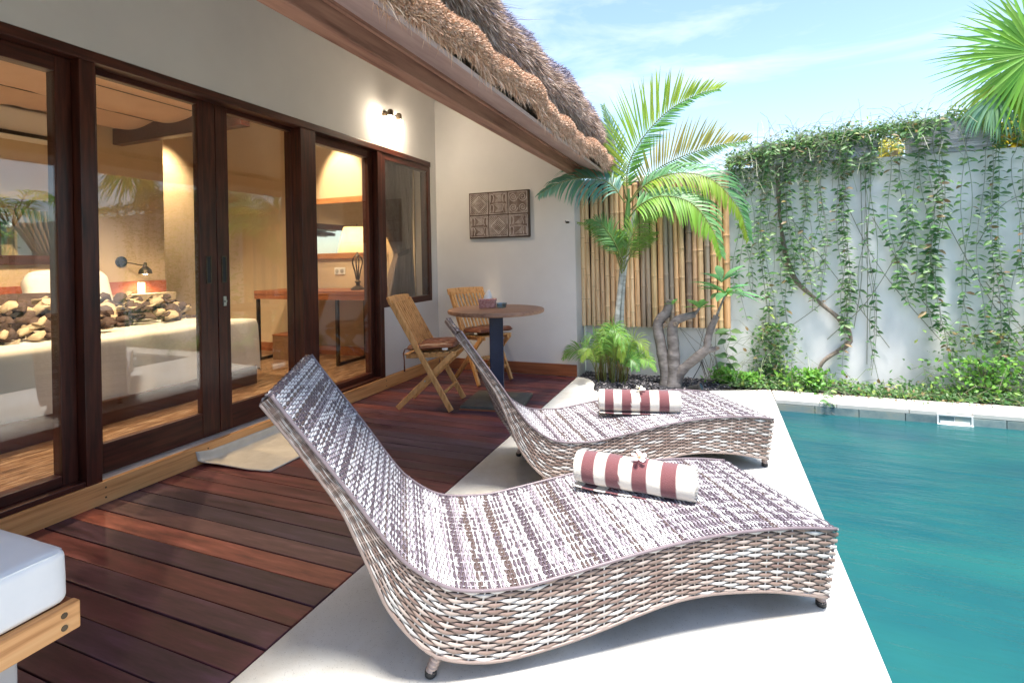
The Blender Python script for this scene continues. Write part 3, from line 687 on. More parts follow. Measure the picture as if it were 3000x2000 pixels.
# ================================================================== LOUNGERS
def make_lounger():
    T = [(-.385, .818), (-.354, .770), (-.30, .692), (-.247, .616), (-.185, .525), (-.13, .44), (-.076, .365), (-.035, .325), (.01, .29), (.06, .262), (.12, .247), (.19, .24), (.265, .238), (.37, .25), (.485, .265), (.6, .28), (.72, .292), (.83, .298), (.94, .299), (1.06, .293), (1.17, .283), (1.30, .262)]
    B = [(-.412, .800), (-.378, .752), (-.326, .676), (-.276, .600), (-.222, .510), (-.188, .43), (-.150, .335), (-.117, .25), (-.068, .172), (-.007, .105), (.06, .07), (.15, .050), (.235, .048), (.36, .06), (.48, .08), (.6, .105), (.72, .125), (.83, .128), (.93, .12), (1.04, .105), (1.14, .082), (1.262, .05)]
    V0, V1 = -.05, .53
    TB = catmull([(*a, *b) for a, b in zip(T, B)], 700); Tc = TB[:, :2]; Bc = TB[:, 2:]
    root = thing('wicker_lounger', 'brown and white wicker lounger in the foreground, nearest the camera', 'sun lounger', group='wicker sun loungers on the pool terrace')
    WH = np.array([.54, .505, .475]); CR = np.array([.38, .305, .265]); TN = np.array([.25, .175, .142]); BR = np.array([.165, .108, .088]); MV = np.array([.22, .165, .18]); LG = np.array([.50, .44, .45])
    def strands(P, A, N, disp, hw, col, edge):
        """P (R,S,3) centre lines; A across; N normal; disp, hw (R,S); col (R,S,3)"""
        Rn, S, _ = P.shape
        c = P + N * disp[..., None]; e = N * (-edge)
        V = np.stack([c - A * hw[..., None] + e, c - A * hw[..., None] * .5, c + A * hw[..., None] * .5, c + A * hw[..., None] + e], 2).reshape(-1, 3)
        C = np.repeat(col.reshape(-1, 3), 4, 0)
        idx = (np.arange(Rn)[:, None] * S + np.arange(S - 1)[None, :]).reshape(-1, 1) * 4
        F = np.concatenate([idx + [k, k + 1, k + 5, k + 4] for k in range(3)])
        return V, F, C
    def side(v, sgn):
        stake = 0.041; Lm = np.linalg.norm(np.diff((Tc + Bc) / 2, axis=0), axis=1).sum(); ns = int(Lm / stake); SP = 5
        S = ns * SP + 1; s = np.linspace(0, 1, S) * 699
        Ti = np.stack([np.interp(s, np.arange(700), Tc[:, k]) for k in range(2)], 1); Bi = np.stack([np.interp(s, np.arange(700), Bc[:, k]) for k in range(2)], 1)
        th = np.linalg.norm(Ti - Bi, axis=1); NR = 21
        out = []; u = np.arange(S) / SP
        rc = []
        for r in range(NR):
            q = RNG.random(); rc.append(WH if r in (0, 8, 14, 19) else CR * 1.1 if r in (3, 5, 11, 16, 17, 20) else (BR * 1.25 if q < .35 else (TN if q < .85 else CR * .85)))
        P = []; A = []; D = []; H = []; C = []
        for r in range(NR):
            f = (r + .5) / NR; p2 = Ti * (1 - f) + Bi * f; p = np.stack([p2[:, 0], np.full(S, v), p2[:, 1]], 1)
            a2 = (Bi - Ti) / th[:, None]; a = np.stack([a2[:, 0], np.zeros(S), a2[:, 1]], 1)
            ph = np.cos(np.pi * (u + r)); sp = th / NR
            P.append(p); A.append(a); D.append(.0034 * ph); H.append(sp * (.40 + .22 * ph))
            seg = np.floor((u + r) / 2 + .25 * 2).astype(int); rnd = RNG.random(seg.max() + 2); rn2 = RNG.uniform(.82, 1.12, seg.max() + 2)
            col = np.tile(rc[r], (S, 1)); alt = np.where((rnd[seg] < .14)[:, None], WH, np.where((rnd[seg] > .86)[:, None], TN, col)); alt = alt * rn2[seg][:, None]
            C.append(alt)
        P = np.array(P); A = np.array(A); N = np.zeros_like(P); N[..., 1] = sgn
        out.append(strands(P, A, N, np.array(D), np.array(H), np.array(C), .0022))
        # stakes
        ii = np.arange(1, ns) * SP; f = np.linspace(0, 1, 2 * NR + 1)
        P2 = Ti[ii][:, None] * (1 - f)[None, :, None] + Bi[ii][:, None] * f[None, :, None]
        P = np.stack([P2[..., 0], np.full(P2.shape[:2], v), P2[..., 1]], -1)
        t2 = np.gradient(Ti, axis=0)[ii]; t2 = t2 / np.linalg.norm(t2, axis=1)[:, None]; A = np.zeros_like(P); A[..., 0] = t2[:, 0][:, None]; A[..., 2] = t2[:, 1][:, None]
        N = np.zeros_like(P); N[..., 1] = sgn
        col = np.where((RNG.random(len(ii)) < .25)[:, None], WH, CR)[:, None, :] * np.ones((1, P.shape[1], 1))
        out.append(strands(P, A, N, np.full(P.shape[:2], .0004), np.full(P.shape[:2], .0026), col, .001))
        return join_np(out)
    for v, sg in ((V0, -1), (V1, 1)):
        V, F, C = side(v, sg)
        obj('side_weave', np_mesh('side_weave', V, F, C), MT['strand'], root, kind='stuff')
    # rows across: up the back, over the head, down the seat, down the foot end
    def path(pts, pitch):
        pts = np.array(pts); L = np.linalg.norm(np.diff(pts, axis=0), axis=1).sum(); n = int(L / pitch); s = np.concatenate([[0], np.cumsum(np.linalg.norm(np.diff(pts, axis=0), axis=1))]); q = np.linspace(0, s[-1], n)
        return np.stack([np.interp(q, s, pts[:, k]) for k in range(2)], 1)
    def weave(name, pts, pitch, flip):
        p = path(pts, pitch); n = len(p); t = np.gradient(p, axis=0); t = t / np.linalg.norm(t, axis=1)[:, None]; nn = np.stack([-t[:, 1], t[:, 0]], 1) * flip
        stake = .0225; nst = int((V1 - V0) / stake); SP = 4; S = nst * SP + 1; vv = np.linspace(V0, V1, S); u = np.arange(S) / SP
        P = np.zeros((n, S, 3)); P[..., 0] = p[:, 0][:, None]; P[..., 2] = p[:, 1][:, None]; P[..., 1] = vv[None]
        A = np.zeros_like(P); A[..., 0] = t[:, 0][:, None]; A[..., 2] = t[:, 1][:, None]
        N = np.zeros_like(P); N[..., 0] = nn[:, 0][:, None]; N[..., 2] = nn[:, 1][:, None]
        k = np.arange(n)[:, None]; ph = np.cos(np.pi * (u[None] + k)); D = .0019 * ph; H = pitch * (.37 + .20 * ph)
        # colour bands: mostly white rows with runs of mauve-brown
        WH, MV, LG, BR = np.array([.62, .605, .62]), np.array([.115, .088, .108]), np.array([.30, .26, .295]), np.array([.125, .090, .085])
        base = np.zeros((n, 3))
        for i in range(n):
            q = RNG.random()
            base[i] = (WH if q < .74 else LG) if i % 2 == 0 else (MV if q < .46 else (LG if q < .66 else (BR if q < .82 else WH)))
        i = 4
        while i < n:                                  # darker and paler bands across the width
            k_ = int(RNG.integers(2, 5)); q = RNG.random()
            if q < .45: base[i:i + k_] = MV if RNG.random() < .6 else BR
            elif q < .75: base[i:i + k_] = WH
            i += k_ + int(RNG.integers(4, 13))
        C = base[:, None, :] * np.ones((1, S, 1)); seg = np.floor((u[None] + k) / 2).astype(int)
        rt = RNG.random((n, seg.max() + 1)); sel = np.take_along_axis(rt, seg, 1)
        C = np.where((sel < .09)[..., None], WH, np.where((sel > .95)[..., None], MV, C)) * (1 + .12 * (sel[..., None] - .5))
        a = strands(P, A, N, D, H, C, .0012)
        # stakes along the path
        st = np.arange(1, nst) * SP; P2 = P[:, st].transpose(1, 0, 2); A2 = np.zeros_like(P2); A2[..., 1] = 1; N2 = N[:, st].transpose(1, 0, 2)
        col = np.where((RNG.random(len(st)) < .5)[:, None], WH, LG)[:, None, :] * np.ones((1, n, 1))
        b = strands(P2, A2, N2, np.full(P2.shape[:2], -.0004), np.full(P2.shape[:2], .0014), col, .0006)
        V, F, C = join_np([a, b]); obj(name, np_mesh(name, V, F, C), MT['strand'], root, kind='stuff')
    head = [Bc[0] + (Tc[0] - Bc[0]) * 0, (Bc[0] + Tc[0]) / 2 + np.array([-.004, .012]), Tc[0]]
    weave('seat_weave', np.concatenate([np.array(head), Tc[1:]]), .0066, 1)
    back = Bc[:420][::-1]
    weave('back_weave', back, .0085, 1)
    weave('foot_weave', np.array([Tc[-1], (Tc[-1] + Bc[-1]) / 2 + np.array([-.008, 0]), Bc[-1]]), .0085, 1)
    # dark core under the strands
    mb = MB(); ring_t = Tc[::7]; ring_b = Bc[::7]; n = len(ring_t); i_ = .0035
    vs = []
    for v in (V0 + i_, V1 - i_):
        vs += [(a[0], v, a[1] - i_) for a in ring_t] + [(b[0], v, b[1] + i_) for b in ring_b]
    f = []
    for k in range(n - 1):
        f += [(k, k + 1, n + k + 1, n + k), (2 * n + k, 3 * n + k, 3 * n + k + 1, 2 * n + k + 1), (k, 2 * n + k, 2 * n + k + 1, k + 1), (n + k, n + k + 1, 3 * n + k + 1, 3 * n + k)]
    f += [(0, n, 3 * n, 2 * n), (n - 1, 3 * n - 1, 4 * n - 1, 2 * n - 1)]
    mb.add(vs, f); obj('frame_core', mb, MT['darkback'], root, smooth=50)
    # seam cord along both upper edges
    for v in (V0 - .002, V1 + .002):
        mb = MB(); mb.tube([(a[0], v, a[1] + .002) for a in Tc[::8]], .005, 8, (.20, .155, .165)); obj('seam_cord', mb, MT['strand'], root, colors=True, smooth=180)
    for v in (V0, V1):
        mb = MB(); mb.tube([(a[0], v, a[1] - .002) for a in Bc[::8]], .0045, 8, (.25, .19, .165)); obj('lower_cord', mb, MT['strand'], root, colors=True, smooth=180)
    for (u, v, uu, z1) in ((0.0, 0.0, .035, .095), (0.0, .48, .035, .095), (1.262, -.015, -.004, .08), (1.262, .495, -.004, .08)):
        mb = MB(); pts = [(u, v, .012)]; rr = [.0135]
        N = 26
        for k in range(N): pts.append((u + uu * k / N, v, .014 + (z1 - .014) * k / N)); rr.append(.0145 + .0022 * math.sin(k * 2 * math.pi / 3.2))
        mb.tube(pts, rr, 12, (.42, .33, .29)); lg = obj('leg', mb, MT['strand'], root, colors=True, smooth=60)
        mb = MB(); mb.lathe([(.0, 0), (.013, 0), (.0165, .004), (.0165, .016), (.014, .019)], 14, Matrix.Translation((u, v, 0))); obj('rubber_foot', mb, MT['rubber'], lg, smooth=50)
    return root
LO = make_lounger(); LH = R(33.79)
LO.location = (-.755, 1.235, 0); LO.rotation_euler = (0, 0, LH)
LO2 = dup(LO, (-.825, 2.41, 0), LH, 'brown and white wicker lounger standing farther off, between near lounger and frangipani tree')

# towels
def make_towel(name, label, c0, c1, seed):
    c0 = Vector(c0); c1 = Vector(c1); L = (c1 - c0).length; ang = math.atan2(c1.y - c0.y, c1.x - c0.x)
    t = thing(name, label, 'towel', (c0 + c1) / 2, ang, 'rolled striped towels on the loungers')
    rnd = random.Random(seed)
    # spiral section: y across, z up; the loose end comes out underneath towards the viewer
    sec = []
    turns = 4.6; n = 150; r1 = .064
    for k in range(n + 1):
        a = k / n * turns * 2 * math.pi; r = .010 + (r1 - .010) * k / n
        th = R(-95) - (turns * 2 * math.pi - a)
        sec.append((r * math.cos(th) * 1.04, r * math.sin(th) * .98 if math.sin(th) > -.75 or k < n * .7 else r * math.sin(th) * .94))
    # loose flap: reverses beneath along the seat
    sec += [(-.012, -.0655), (-.030, -.0640), (-.048, -.0610), (-.060, -.0560)]
    sec = [Vector((0, a, b)) for a, b in sec]
    cols = [(-L / 2 + L * q) for q in np.linspace(0, 1, 91)]
    CR_ = (.78, .72, .62); MR = (.185, .062, .066)
    def stripe(x):
        q = (x + L / 2) / L
        for a, b in ((.075, .185), (.285, .40), (.51, .63), (.74, .86)):
            if a <= q <= b: return MR
        return CR_
    V = []; C = []; m_ = len(sec); thk = .0042
    for x in cols:
        q = (x + L / 2) / L
        for k, s in enumerate(sec):
            rr = math.hypot(s.y, s.z)
            bulge = (1 - rr / .07) * .010 * (1 if q > .5 else -1) * (abs(q - .5) * 2) ** 6
            e = 1 - .05 * (abs(q - .5) * 2) ** 14
            nz = .0016 * mnoise.noise(Vector((x * 22 + seed, s.y * 30, s.z * 30))) + .0022 * mnoise.noise(Vector((x * 7 + seed, s.y * 12, s.z * 12)))
            sag = 0
            V.append((x + bulge + .0015 * mnoise.noise(Vector((seed, k * .1, 3))), s.y * e * (1 + nz * 14), s.z * e * (1 + nz * 14) + sag)); C.append(stripe(x + .0012 * mnoise.noise(Vector((s.y * 60, s.z * 60, seed)))))
    F = [(i * m_ + k, i * m_ + k + 1, (i + 1) * m_ + k + 1, (i + 1) * m_ + k) for i in range(len(cols) - 1) for k in range(m_ - 1)]
    me = np_mesh('roll', np.array(V), np.array(F), np.array(C)); o = obj('roll', me, MT['towel'], t)
    md = o.modifiers.new('thickness', 'SOLIDIFY'); md.thickness = .0052; md.offset = -1
    return t
make_towel('rolled_towel', 'rolled towel with maroon and cream stripes on the near lounger under a pink flower', (-.505, 1.930, .352), (-.075, 1.897, .360), 3)
make_towel('rolled_towel', 'rolled towel with maroon and cream stripes on the far lounger under a cream flower', (-.625, 2.885, .344), (-.195, 2.968, .358), 9)

def flower(name, label, loc, cin, cout, rot, tilt):
    t = thing(name, label, 'flower', loc, rot, 'frangipani flowers laid on the towels')
    for k in range(5):
        mb = MB(); a = k * 2 * math.pi / 5; d = Vector((math.cos(a), math.sin(a), 0)); s = Vector((-math.sin(a), math.cos(a), 0)); vs = []; cs = []
        for i, (r, w_, z, sh) in enumerate(((.001, .001, .0, 0), (.008, .005, .003, .001), (.016, .0095, .006, .003), (.023, .009, .007, .005), (.028, .0035, .006, .005))):
            for e in (-1, 0, 1):
                p = d * r + s * (w_ * e + sh) + Vector((0, 0, z + .003 * (e > 0) - .0015 * (e < 0))); vs.append(p); q = min(1, r / .016); cs.append(tuple(cin[j] * (1 - q) + cout[j] * q for j in range(3)))
        fs = [(3 * i + e, 3 * i + e + 1, 3 * i + e + 4, 3 * i + e + 3) for i in range(4) for e in range(2)]
        o_ = len(mb.v); mb.v.extend([tuple(Matrix.Rotation(tilt, 3, 'X') @ v) for v in vs]); mb.f.extend(fs); mb.c.extend(cs)
        obj('petal', mb, MT['petal'], t, colors=True, smooth=180)
flower('frangipani_flower', 'pink and white frangipani flower with orange centre on the near towel', (-.268, 1.885, .428), (.95, .20, .03), (.95, .72, .72), .3, R(24))
flower('frangipani_flower', 'cream frangipani flower with yellow centre on the far towel', (-.400, 2.905, .420), (.95, .65, .1), (.93, .90, .78), 1.1, R(18))

# ================================================================== CHAIRS AND TABLE
def make_chair():
    """folding teak chair, front towards +x"""
    t = thing('folding_chair', 'folding teak chair with brown cushion standing before the curtained window', 'chair', group='folding teak chairs at the round table')
    W = .40; ft = (.205, 0.0); topb = (-.265, .865)
    def on(f, z): return f[0] + (topb[0] - ft[0]) * (z / topb[1])
    for s in (-1, 1):
        y = s * (W / 2 - .012)
        mb = MB(); mb.bar((ft[0], y, .008), (topb[0], y, topb[1] - .02), .022, .042, up=(1, 0, .5)); obj('leg', mb, MT['teak'], t, bevel=.004)
        y = s * (W / 2 - .038)
        mb = MB(); mb.bar((-.235, y, .008), (.225, y, .445), .022, .042, up=(1, 0, .5)); obj('leg', mb, MT['teak'], t, bevel=.004)
    mb = MB()
    n = 9
    for k in range(n):
        y = -W / 2 + .04 + (W - .08) * k / (n - 1)
        mbs = MB(); z0, z1 = .47, .835
        mbs.bar((on(ft, z0) + .004, y, z0), (on(ft, z1) + .004, y, z1), .021, .012, up=(1, 0, .5)); obj('back_slat', mbs, MT['teak'], t, bevel=.002)
    # curved top rail
    mb = MB(); vs = []; K = 9
    for k in range(K):
        q = -1 + 2 * k / (K - 1); y = q * (W / 2 + .012); cx = topb[0] + .004 - .014 * (1 - q * q); z1 = topb[1] + .016 - .006 * q * q; z0 = z1 - .055
        vs += [(cx - .012, y, z0), (cx + .014, y, z0 - .006), (cx + .010 - .02, y, z1 + .004), (cx - .032, y, z1)]
    fs = [(4 * k + a, 4 * k + (a + 1) % 4, 4 * k + 4 + (a + 1) % 4, 4 * k + 4 + a) for k in range(K - 1) for a in range(4)] + [(3, 2, 1, 0), tuple(4 * (K - 1) + a for a in range(4))]
    mb.add(vs, fs); obj('top_rail', mb, MT['teak'], t, bevel=.004)
    mb = MB(); mb.bar((on(ft, .475), -W / 2 + .01, .475), (on(ft, .475), W / 2 - .01, .475), .020, .034); obj('lower_back_rail', mb, MT['teak'], t, bevel=.003)
    for s in (-1, 1):
        mb = MB(); y = s * (W / 2 - .064); mb.bar((-.165, y, .408), (.235, y, .432), .022, .030); obj('seat_rail', mb, MT['teak'], t, bevel=.003)
    for k in range(8):
        xq = -.15 + .375 * k / 7; z = .430 + .024 * (k / 7)
        mb = MB(); mb.bar((xq, -W / 2 + .03, z), (xq, W / 2 - .03, z), .038, .012); obj('seat_slat', mb, MT['teak'], t, bevel=.003)
    for (xq, z) in ((on(ft, .13), .13),):
        mb = MB(); mb.bar((xq, -W / 2 + .02, z), (xq, W / 2 - .02, z), .018, .034, up=(0.6, 0, 1)); obj('stretcher', mb, MT['teak'], t, bevel=.003)
    xq = -.235 + .46 * (.20 - .008) / .437
    mb = MB(); mb.bar((xq, -W / 2 + .045, .20), (xq, W / 2 - .045, .20), .018, .034, up=(-.6, 0, 1)); obj('stretcher', mb, MT['teak'], t, bevel=.003)
    for s in (-1, 1):
        mb = MB(); mb.lathe([(.007, 0), (.007, .006), (0, .0062)], 10, Matrix.Translation((.005, s * (W / 2 + .0005), .32 - .085)) @ Matrix.Rotation(-s * R(90), 4, 'X')); obj('pivot_bolt', mb, MT['steel'], t, smooth=50)
    return t
CH = R(12)
ch1 = make_chair(); ch1.location = (-2.13, 3.60, 0); ch1.rotation_euler = (0, 0, CH)
ch2 = dup(ch1, (-2.10, 4.49, 0), R(-30), 'folding teak chair with brown cushion behind the round table, before the end wall')

def make_cushion():
    t = thing('seat_cushion', 'padded brown cushion on the chair before the window, small white tag', 'cushion', group='brown tie-on cushions on the teak chairs')
    W = .375; n = 40; V = []
    def hgt(a, b):
        ed = max(abs(a), abs(b)); edge = max(0, 1 - ed ** 6) ** .5
        tuft = 1
        for (ta, tb_) in ((-.5, -.5), (.5, -.5), (-.5, .5), (.5, .5), (0, 0)):
            d = math.hypot(a - ta, b - tb_); tuft -= .40 * math.exp(-(d / .13) ** 2)
        fold = .10 * math.sin(a * 9) * math.sin(b * 9) + .14 * mnoise.noise(Vector((a * 4, b * 4, 1.3)))
        return edge * (tuft + fold)
    for sgn in (1, -1):
        for i in range(n + 1):
            for j in range(n + 1):
                a = -1 + 2 * i / n; b = -1 + 2 * j / n; h = hgt(a, b)
                wob = 1 + .02 * mnoise.noise(Vector((a * 3, b * 3, 7)))
                V.append((a * W / 2 * wob, b * W / 2 * wob, .032 + sgn * h * (.034 if sgn > 0 else .020)))
    m_ = (n + 1) ** 2; F = []
    for i in range(n):
        for j in range(n):
            k = i * (n + 1) + j; F.append((k, k + n + 1, k + n + 2, k + 1)); F.append((m_ + k, m_ + k + 1, m_ + k + n + 2, m_ + k + n + 1))
    obj('pad', np_mesh('pad', np.array(V), np.array(F)), MT['brownleather'], t)
    mb = MB(); bd = []
    for q in np.linspace(0, 1, 61):
        a = q * 4; s = int(min(3, a)); r = a - s; c = [(-1, -1), (1, -1), (1, 1), (-1, 1), (-1, -1)]; p = (c[s][0] * (1 - r) + c[s + 1][0] * r, c[s][1] * (1 - r) + c[s + 1][1] * r); bd.append((p[0] * W / 2, p[1] * W / 2, .032))
    mb.tube(bd, .004, 6); obj('piping', mb, MT['brownleather'], t, smooth=180)
    mb = MB(); mb.box((.10, -W / 2 - .007, .012), (.145, -W / 2 - .004, .026)); obj('tag', mb, MT['whiteplastic'], t)
    for s in (-1, 1):
        mb = MB(); p0 = Vector((-W / 2 + .01, s * W / 2, .03)); P_ = [p0, p0 + Vector((-.02, s * .012, .0)), p0 + Vector((-.032, s * .018, -.03)), p0 + Vector((-.028, s * .02, -.09)), p0 + Vector((-.034, s * .016, -.17))]
        mb.strip(P_, [.006, .006, .007, .006, .008], (0.3, 1, 0), fold=.2); o = obj('tie', mb, MT['brownleather'], t, smooth=180)
    return t
cu1 = make_cushion(); cu1.location = (-2.085, 3.610, .455); cu1.rotation_euler = (0, R(-3), CH)
cu2 = dup(cu1, (-2.058, 4.466, .455), R(-30), 'padded brown cushion on the chair behind the round table')
cu2.rotation_euler = (0, R(-3), R(-30))

TB_ = thing('round_table', 'round wooden table on a square dark blue steel column', 'table', (-1.65, 3.80, 0))
mb = MB(); n = 48; prof_ = [(.0, .725), (.37, .725), (.386, .731), (.390, .745), (.386, .757), (.375, .760), (.0, .760)]
mb.lathe([(r * (1), z) for r, z in prof_], n); tt = obj('table_top', mb, MT['tabletop'], TB_, smooth=35); tt.rotation_euler = (0, 0, .5)
mb = MB(); mb.box((-.055, -.055, .03), (.055, .055, .722)); cc = obj('column', mb, MT['bluesteel'], TB_, bevel=.006); cc.rotation_euler = (0, 0, R(22))
mb = MB(); mb.box((-.15, -.15, .715), (.15, .15, .724)); cc = obj('mounting_plate', mb, MT['bluesteel'], TB_)
mb = MB(); mb.box((-.24, -.24, .0), (.24, .24, .03)); cc = obj('base_plate', mb, MT['slate'], TB_, bevel=.004); cc.rotation_euler = (0, 0, R(8))
mb = MB(); mb.box((-.243, -.243, .0), (.243, -.2405, .012)); cc = obj('base_edge', mb, MT['skirt'], TB_); cc.rotation_euler = (0, 0, R(8))

bx = thing('tissue_box', 'pink woven tissue box with a white tissue sticking up, on the table', 'tissue box', (-1.755, 3.87, .760), R(15))
mb = MB(); mb.box((-.065, -.05, 0), (.065, .05, .050)); obj('box_body', mb, MT['tissuebox'], bx, bevel=.004)
mb = MB(); mb.box((-.070, -.055, .046), (.070, .055, .072)); obj('box_lid', mb, MT['tissuebox'], bx, bevel=.004)
mb = MB(); pts = []
for k in range(9):
    a = k / 8 * 2 * math.pi; pts.append((math.cos(a), math.sin(a)))
vs = []; 
for lvl, (rr, z) in enumerate(((.030, .070), (.028, .095), (.016, .120), (.003, .145))):
    for k in range(8): w_ = 1 + .35 * (k % 2); vs.append((pts[k][0] * rr * w_ * 1.1 + .004 * lvl, pts[k][1] * rr * w_ * .5, z + .006 * math.sin(k * 2)))
mb.add(vs, [(l * 8 + k, l * 8 + (k + 1) % 8, (l + 1) * 8 + (k + 1) % 8, (l + 1) * 8 + k) for l in range(3) for k in range(8)]); obj('tissue', mb, MT['whitecloth'], bx, smooth=180)
mb = MB(); mb.lathe([(.0, 0), (.030, 0), (.036, .004), (.045, .040), (.042, .040), (.033, .010), (.0, .008)], 24)
o = obj('glass_ashtray', mb, MT['blueglass'], smooth=50); o.location = (-1.625, 3.86, .7605); tag(o, 'small clear blue glass bowl on the table beside the tissue box', 'ashtray')

# mat against the step
mb = MB(); nx_, ny_ = 26, 36; vs = []
for i in range(nx_ + 1):
    for j in range(ny_ + 1):
        q = i / nx_; r = j / ny_; x_ = q * .53; yv_ = 2.06 + r * .66 + .05 * q * (1 - r) + .02 * math.sin(q * 3)
        # back edge climbs the step board
        if x_ < .06: X_ = -2.787 + .004; Z_ = .058 - x_ * .9 + .004
        else:
            d = x_ - .06; X_ = -2.783 + d; Z_ = .006 + .004 * math.exp(-d * 20)
        c_ = max(0, 1 - r * 7) * (1 - q) ** 1.2; Z_ += .022 * c_ + .0015 * mnoise.noise(Vector((x_ * 8, yv_ * 8, 0)))
        cut = 0
        if q > .75: yv_ = yv_ + (q - .75) * .12 * (1 - r)
        vs.append((X_, yv_, Z_ + .003))
mb.add(vs, [(i * (ny_ + 1) + j, (i + 1) * (ny_ + 1) + j, (i + 1) * (ny_ + 1) + j + 1, i * (ny_ + 1) + j + 1) for i in range(nx_) for j in range(ny_)])
o = obj('door_mat', mb, MT['mat_'], smooth=180); tag(o, 'cream cotton mat lying on the deck against the door step', 'mat')
md = o.modifiers.new('thickness', 'SOLIDIFY'); md.thickness = .006; md.offset = -1

# daybed in the left foreground
DB = thing('daybed', 'built-in daybed in the near left corner, white base and orange timber edge', 'daybed', (-1.47, .78, 0))
mb = MB(); mb.box((-1.30, -2.6, 0), (-.085, -.085, .268)); obj('plinth', mb, MT['plaster'], DB, bevel=.006)
mb = MB(); mb.box((-.028, -2.6, .268), (0, 0, .335)); eb = obj('edge_board', mb, MT['step'], DB, bevel=.004)
for yq, zq in ((-.035, .287), (-.035, .317), (-.42, .30)):
    m2 = MB(); m2.lathe([(.007, 0), (.007, .002), (0, .0022)], 10, Matrix.Translation((0, yq, zq)) @ Matrix.Rotation(R(90), 4, 'Y')); obj('plug', m2, MT['bronze'], eb, smooth=50)
mb = MB(); mb.box((-1.30, -.028, .268), (-.029, -.001, .333)); obj('edge_board', mb, MT['skirt'], DB, bevel=.004)
mb = MB(); mb.box((-1.30, -2.6, .300), (-.030, -.030, .331)); obj('seat_board', mb, MT['skirt'], DB)
# cushion as a soft box
def soft_box(sx, sy, sz, r, n=28, crown=.012, seed=0):
    V = []; F = []; 
    def q_(t): return math.copysign(abs(t) ** .75, t)
    idx = {}
    faces = []
    for ax in range(3):
        for sg in (-1, 1):
            g0 = len(V)
            for i in range(n + 1):
                for j in range(n + 1):
                    a = -1 + 2 * i / n; b_ = -1 + 2 * j / n; a = math.sin(a * math.pi / 2); b_ = math.sin(b_ * math.pi / 2)
                    p = [0, 0, 0]; p[ax] = sg; p[(ax + 1) % 3] = a; p[(ax + 2) % 3] = b_
                    P = Vector((p[0] * sx / 2, p[1] * sy / 2, p[2] * sz / 2))
                    I = Vector((max(-sx / 2 + r, min(sx / 2 - r, P.x)), max(-sy / 2 + r, min(sy / 2 - r, P.y)), max(-sz / 2 + r, min(sz / 2 - r, P.z))))
                    d = P - I; P = I + (d.normalized() * r if d.length > 0 else d)
                    P.z += math.copysign(crown * (1 - p[0] ** 4) * (1 - p[1] ** 4), P.z) * abs(p[2])
                    P += Vector((.004 * mnoise.noise(P * 5 + Vector((seed, 0, 0))), .004 * mnoise.noise(P * 5 + Vector((0, seed, 5))), .005 * mnoise.noise(P * 4 + Vector((9, 0, seed)))))
                    V.append(P)
            for i in range(n):
                for j in range(n):
                    k = g0 + i * (n + 1) + j; f = (k, k + 1, k + n + 2, k + n + 1) if sg < 0 else (k, k + n + 1, k + n + 2, k + 1)
                    F.append(f)
    return np_mesh('soft_box', np.array(V), np.array(F))
o = obj('daybed_cushion', soft_box(1.25, 2.5, .135, .022, 40, .010), MT['whitecloth']); o.location = (-1.485 - .625, .765 - 1.25, .404)
tag(o, 'thick white cushion lying on the daybed in the near left corner', 'cushion')
for zp in (.058, -.058):
    mb = MB(); cx_, cy_ = .622, 1.247; P_ = []
    for q in range(120):
        yy_ = -cy_ + .02 + (2 * cy_ - .04) * q / 119; P_.append((cx_ - .003 + .002 * mnoise.noise(Vector((yy_ * 6, zp, 0))), yy_, zp + .003 * mnoise.noise(Vector((yy_ * 4, 3, zp)))))
    P_ += [(cx_ - .012, cy_ - .008, zp)]
    for q in range(60): P_.append((cx_ - .02 - (1.2) * q / 59, cy_ - .003, zp + .003 * mnoise.noise(Vector((q * .2, 7, zp)))))
    mb.tube(P_, .0028, 6); obj('piping', mb, MT['whitecloth'], o, smooth=180)

